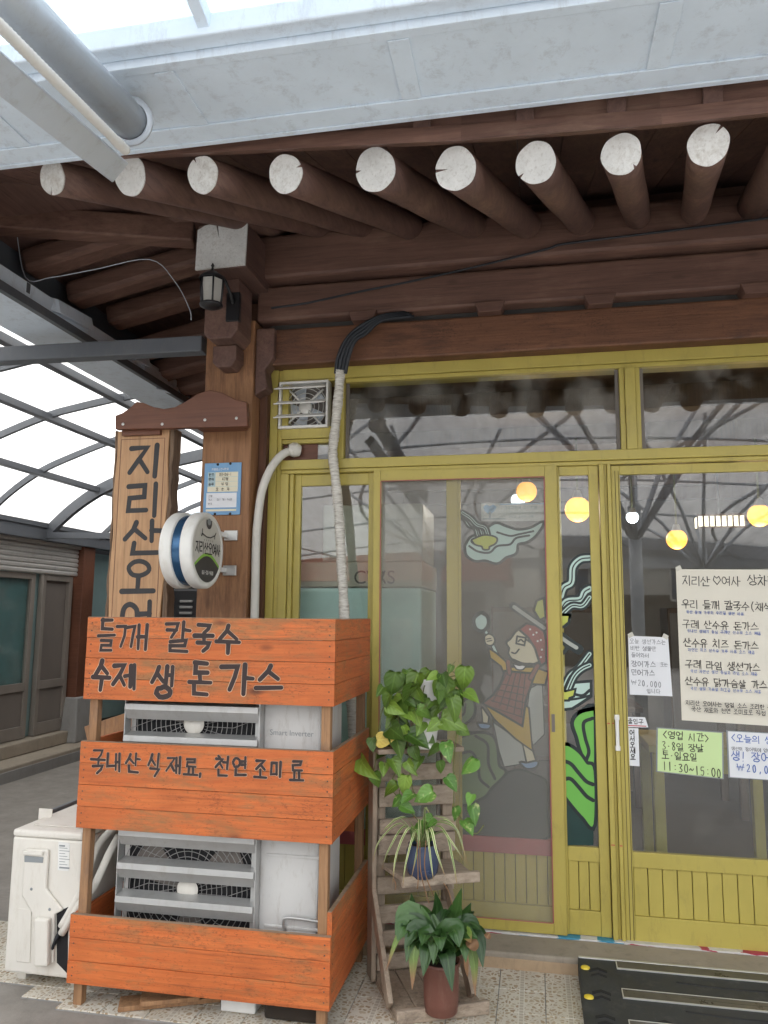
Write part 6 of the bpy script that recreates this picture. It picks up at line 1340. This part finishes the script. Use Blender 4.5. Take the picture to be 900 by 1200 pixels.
for cx_ in (-9, -6, -3, 0, 3, 6, 9):
    P_ = [(cx_ + 1.5 * math.sin(math.pi * t * 2), .5 - 17.4 * t, arcz(cx_, .5 - 17.4 * t) - .06) for t in [i / 32 for i in range(33)]]; m = MB(); m.tube(P_, .045, 10); m.build('arch_rib', 'pipe_steel', ar)
for yy in (-.6, -1.9, -4.6, -6.2, -8, -10.5, -13, -15.5):
    m = MB(); m.tube([(x, yy, arcz(x, yy) - .05) for x in range(-12, 13)], .03, 8); m.build('purlin', 'pipe_steel', ar)
m = MB(); m.box(-14, 14, -17.1, -17, 3.0, 3.35); m.build('end_beam', 'pipe_steel', ar)
# houses across the street
def house_across(name, label, x0, x1, y, h, wall, roof, winx, awn=None):
    o = thing(name, label, 'house', ((x0 + x1) / 2, y, 0)); m = MB(); m.box(x0, x1, y - 5, y, 0, h); m.build('wall', wall, o)
    m = MB(); m.prism([(x0 - .3, y + .4, h + .002), (x0 - .3, y - 2.5, h + 1.1), (x0 - .3, y - 5.4, h + .002)], (x1 - x0 + .6, 0, 0)); m.build('roof', roof, o)
    for wx, wz in winx:
        m = MB(); m.box(wx - .5, wx + .5, y + .001, y + .05, wz, wz + 1.1); w2_ = m.build('window', 'label_white', o)
        m = MB(); m.box(wx - .44, wx - .03, y + .0505, y + .055, wz + .07, wz + 1.03); m.box(wx + .03, wx + .44, y + .0505, y + .055, wz + .07, wz + 1.03); m.build('pane', 'band_blue', w2_)
    m = MB(); m.box(x0 + .4, x1 - .4, y + .001, y + .03, 0, 2.2); m.build('shopfront', 'dark_wall', o)
    return o
house_across('pale_house', 'pale two storey house reflected in the entrance door', .2, 6.8, -17.4, 6.6, 'facade_pale', 'roof_dark', [(1.7, 2.0), (4.6, 2.0)])
house_across('red_roof_house', 'low red roofed house reflected in the left window', -7.5, -1.0, -14.5, 2.5, 'facade_pale', 'roof_red', [])
house_across('grey_house', 'grey house reflected in the left window panes', -16, -8.2, -15, 4.6, 'concrete_grey', 'roof_dark', [(-12, 2.8), (-9.5, 2.8)])

# ================================================================== INSIDE THE SHOP
def lamp(label, px, py, Y_, r_, mat, sq=1.0):
    c = at(px, py, Y_); o = thing('pendant_lamp', label, 'lamp', tuple(c), 'lamps hanging inside the shop')
    m = MB(); m.lathe(c, [(r_ * math.sin(t), r_ * sq * math.cos(t)) for t in [math.pi * i / 10 for i in range(11)]], 18); m.build('bulb', mat, o)
    m = MB(); m.tube([c + Vector((0, 0, r_ * .9)), (c.x, c.y, 2.7)], .008, 6); m.build('cord', 'vine_stem', o)
    ld = bpy.data.lights.new('lamp_light', 'POINT'); ld.energy = 2.2; ld.color = (1, .72, .4) if mat == 'bulb_warm' else (.9, .95, 1); ld.shadow_soft_size = r_ + .01
    lo_ = bpy.data.objects.new('lamp_light', ld); COL.objects.link(lo_); lo_.parent = o; lo_.location = (0, -.0, -r_ - .03)
    m = MB(); m.lathe(c, [(.02, r_ * 1.5), (.035, r_ * .9), (r_ * .75, r_ * .62)], 12); m.build('cap', 'alu', o)
lamp('warm globe lamp glowing above the menu sheet at mid glass', 793, 632, 6.0, .075, 'bulb_warm'); lamp('warm globe lamp at the right edge above the menu sheet', 890, 604, 5.4, .075, 'bulb_warm')
lamp('warm lamp glowing at the top of the narrow painted pane', 677, 597, 5.2, .085, 'bulb_warm'); lamp('warm lamp dimmed by the insect screen above the paper banner', 617, 576, 5.6, .075, 'bulb_warm')
lamp('cool white bulb at the left of the entrance door glass', 741, 606, 6.4, .05, 'bulb_white'); lamp('cool white bulb dimmed by the insect screen at the paper banner', 607, 586, 6.4, .06, 'bulb_white')
c = at(845, 611, 5.8); o = thing('lattice_lamp', 'oblong lattice lamp shining white above the menu sheet', 'lamp', tuple(c)); m = MB(); m.box(c.x - .155, c.x + .155, c.y, c.y + .12, c.z - .035, c.z + .04); m.build('lamp_shade', 'lamp_lattice', o)
m = MB()
for i in range(9): x = c.x - .16 + i * .04; m.box(x - .005, x + .005, c.y - .012, c.y - .002, c.z - .045, c.z + .05)
m.box(c.x - .165, c.x + .165, c.y - .013, c.y - .003, c.z - .05, c.z - .036); m.box(c.x - .165, c.x + .165, c.y - .013, c.y - .003, c.z + .041, c.z + .055); m.build('lattice', 'interior_wood', o)
m = MB(); m.tube([(c.x, c.y + .05, c.z + .04), (c.x, c.y + .05, 2.7)], .008, 6); m.build('cord', 'black_tube', o)
yf_ = 3.96; fx0_, fx1_ = -1.33, at(494, 760, yf_).x; fzt = at(450, 688, yf_).z
fr_ = thing('display_fridge', 'pale teal fridge cabinet with a beige top band standing inside the left window', 'fridge', ((fx0_ + fx1_) / 2, yf_, .075)); m = MB(); m.box(fx0_, fx1_, yf_, yf_ + .6, .0755, fzt - .003); m.build('cabinet', 'fridge_teal', fr_, bev=.015)
m = MB(); m.box(fx0_ - .005, fx1_ + .005, yf_ - .012, yf_ + .6, fzt, fzt + .135); bnd = m.build('top_band', 'fridge_band', fr_, bev=.008)
latin(bnd, 'lettering', 'CW', at(414, 684, yf_ - .0135), (1, 0, 0), (0, 0, 1), .10, 'ink_dark'); latin(bnd, 'lettering', 'RS', at(440, 684, yf_ - .0135), (1, 0, 0), (0, 0, 1), .10, 'ink_dark')
m = MB(); m.box(fx0_ + .2, fx1_, yf_ + .05, yf_ + .5, fzt + .136, fzt + .45); bxx = m.build('carton', 'fridge_band', None, loc=(-.7, yf_ + .3, fzt + .136), bev=.008); prop(bxx, 'beige carton stored on top of the teal fridge', 'carton')
# tables inside
def table(label, x, y, w, d, mat):
    o = thing('dining_table', label, 'table', (x, y, .075), 'tables inside the shop'); m = MB(); m.box(x - w / 2, x + w / 2, y - d / 2, y + d / 2, .78, .82); m.build('tabletop', mat, o, bev=.004)
    for sx in (-1, 1):
        for sy in (-1, 1): m = MB(); cx_, cy_ = x + sx * (w / 2 - .05), y + sy * (d / 2 - .05); m.box(cx_ - .028, cx_ + .028, cy_ - .028, cy_ + .028, .075, .779); m.build('leg', mat, o, bev=.003)
    m = MB(); m.box(x - w / 2 + .08, x + w / 2 - .08, y - d / 2 + .03, y - d / 2 + .05, .68, .779); m.build('apron', mat, o)
table('yellow green table nearest the entrance door glass', .95, 4.75, .72, .6, 'yellow_paint'); table('dark dining table deeper in the shop behind the menu sheet', 1.9, 6.4, 1.0, .7, 'interior_wood'); table('dark dining table behind the narrow painted pane', .3, 6.6, 1.0, .7, 'interior_wood')
for i, (x, label) in enumerate(((.15, 'dark cupboard at the back of the shop behind the white note'), (1.9, 'dark cupboard at the back of the shop behind the menu sheet'))):
    o = thing('back_cupboard', label, 'cupboard', (x, 8.3, .075)); m = MB(); m.box(x - .6, x + .6, 8.1, 8.58, .0755, 1.6); m.build('body', 'interior_wood', o, bev=.01)
    for s2 in (-1, 1): m = MB(); m.box(x + s2 * .3 - .28, x + s2 * .3 + .28, 8.08, 8.099, .12, 1.55); m.build('door', 'bronze_panel', o, bev=.004)
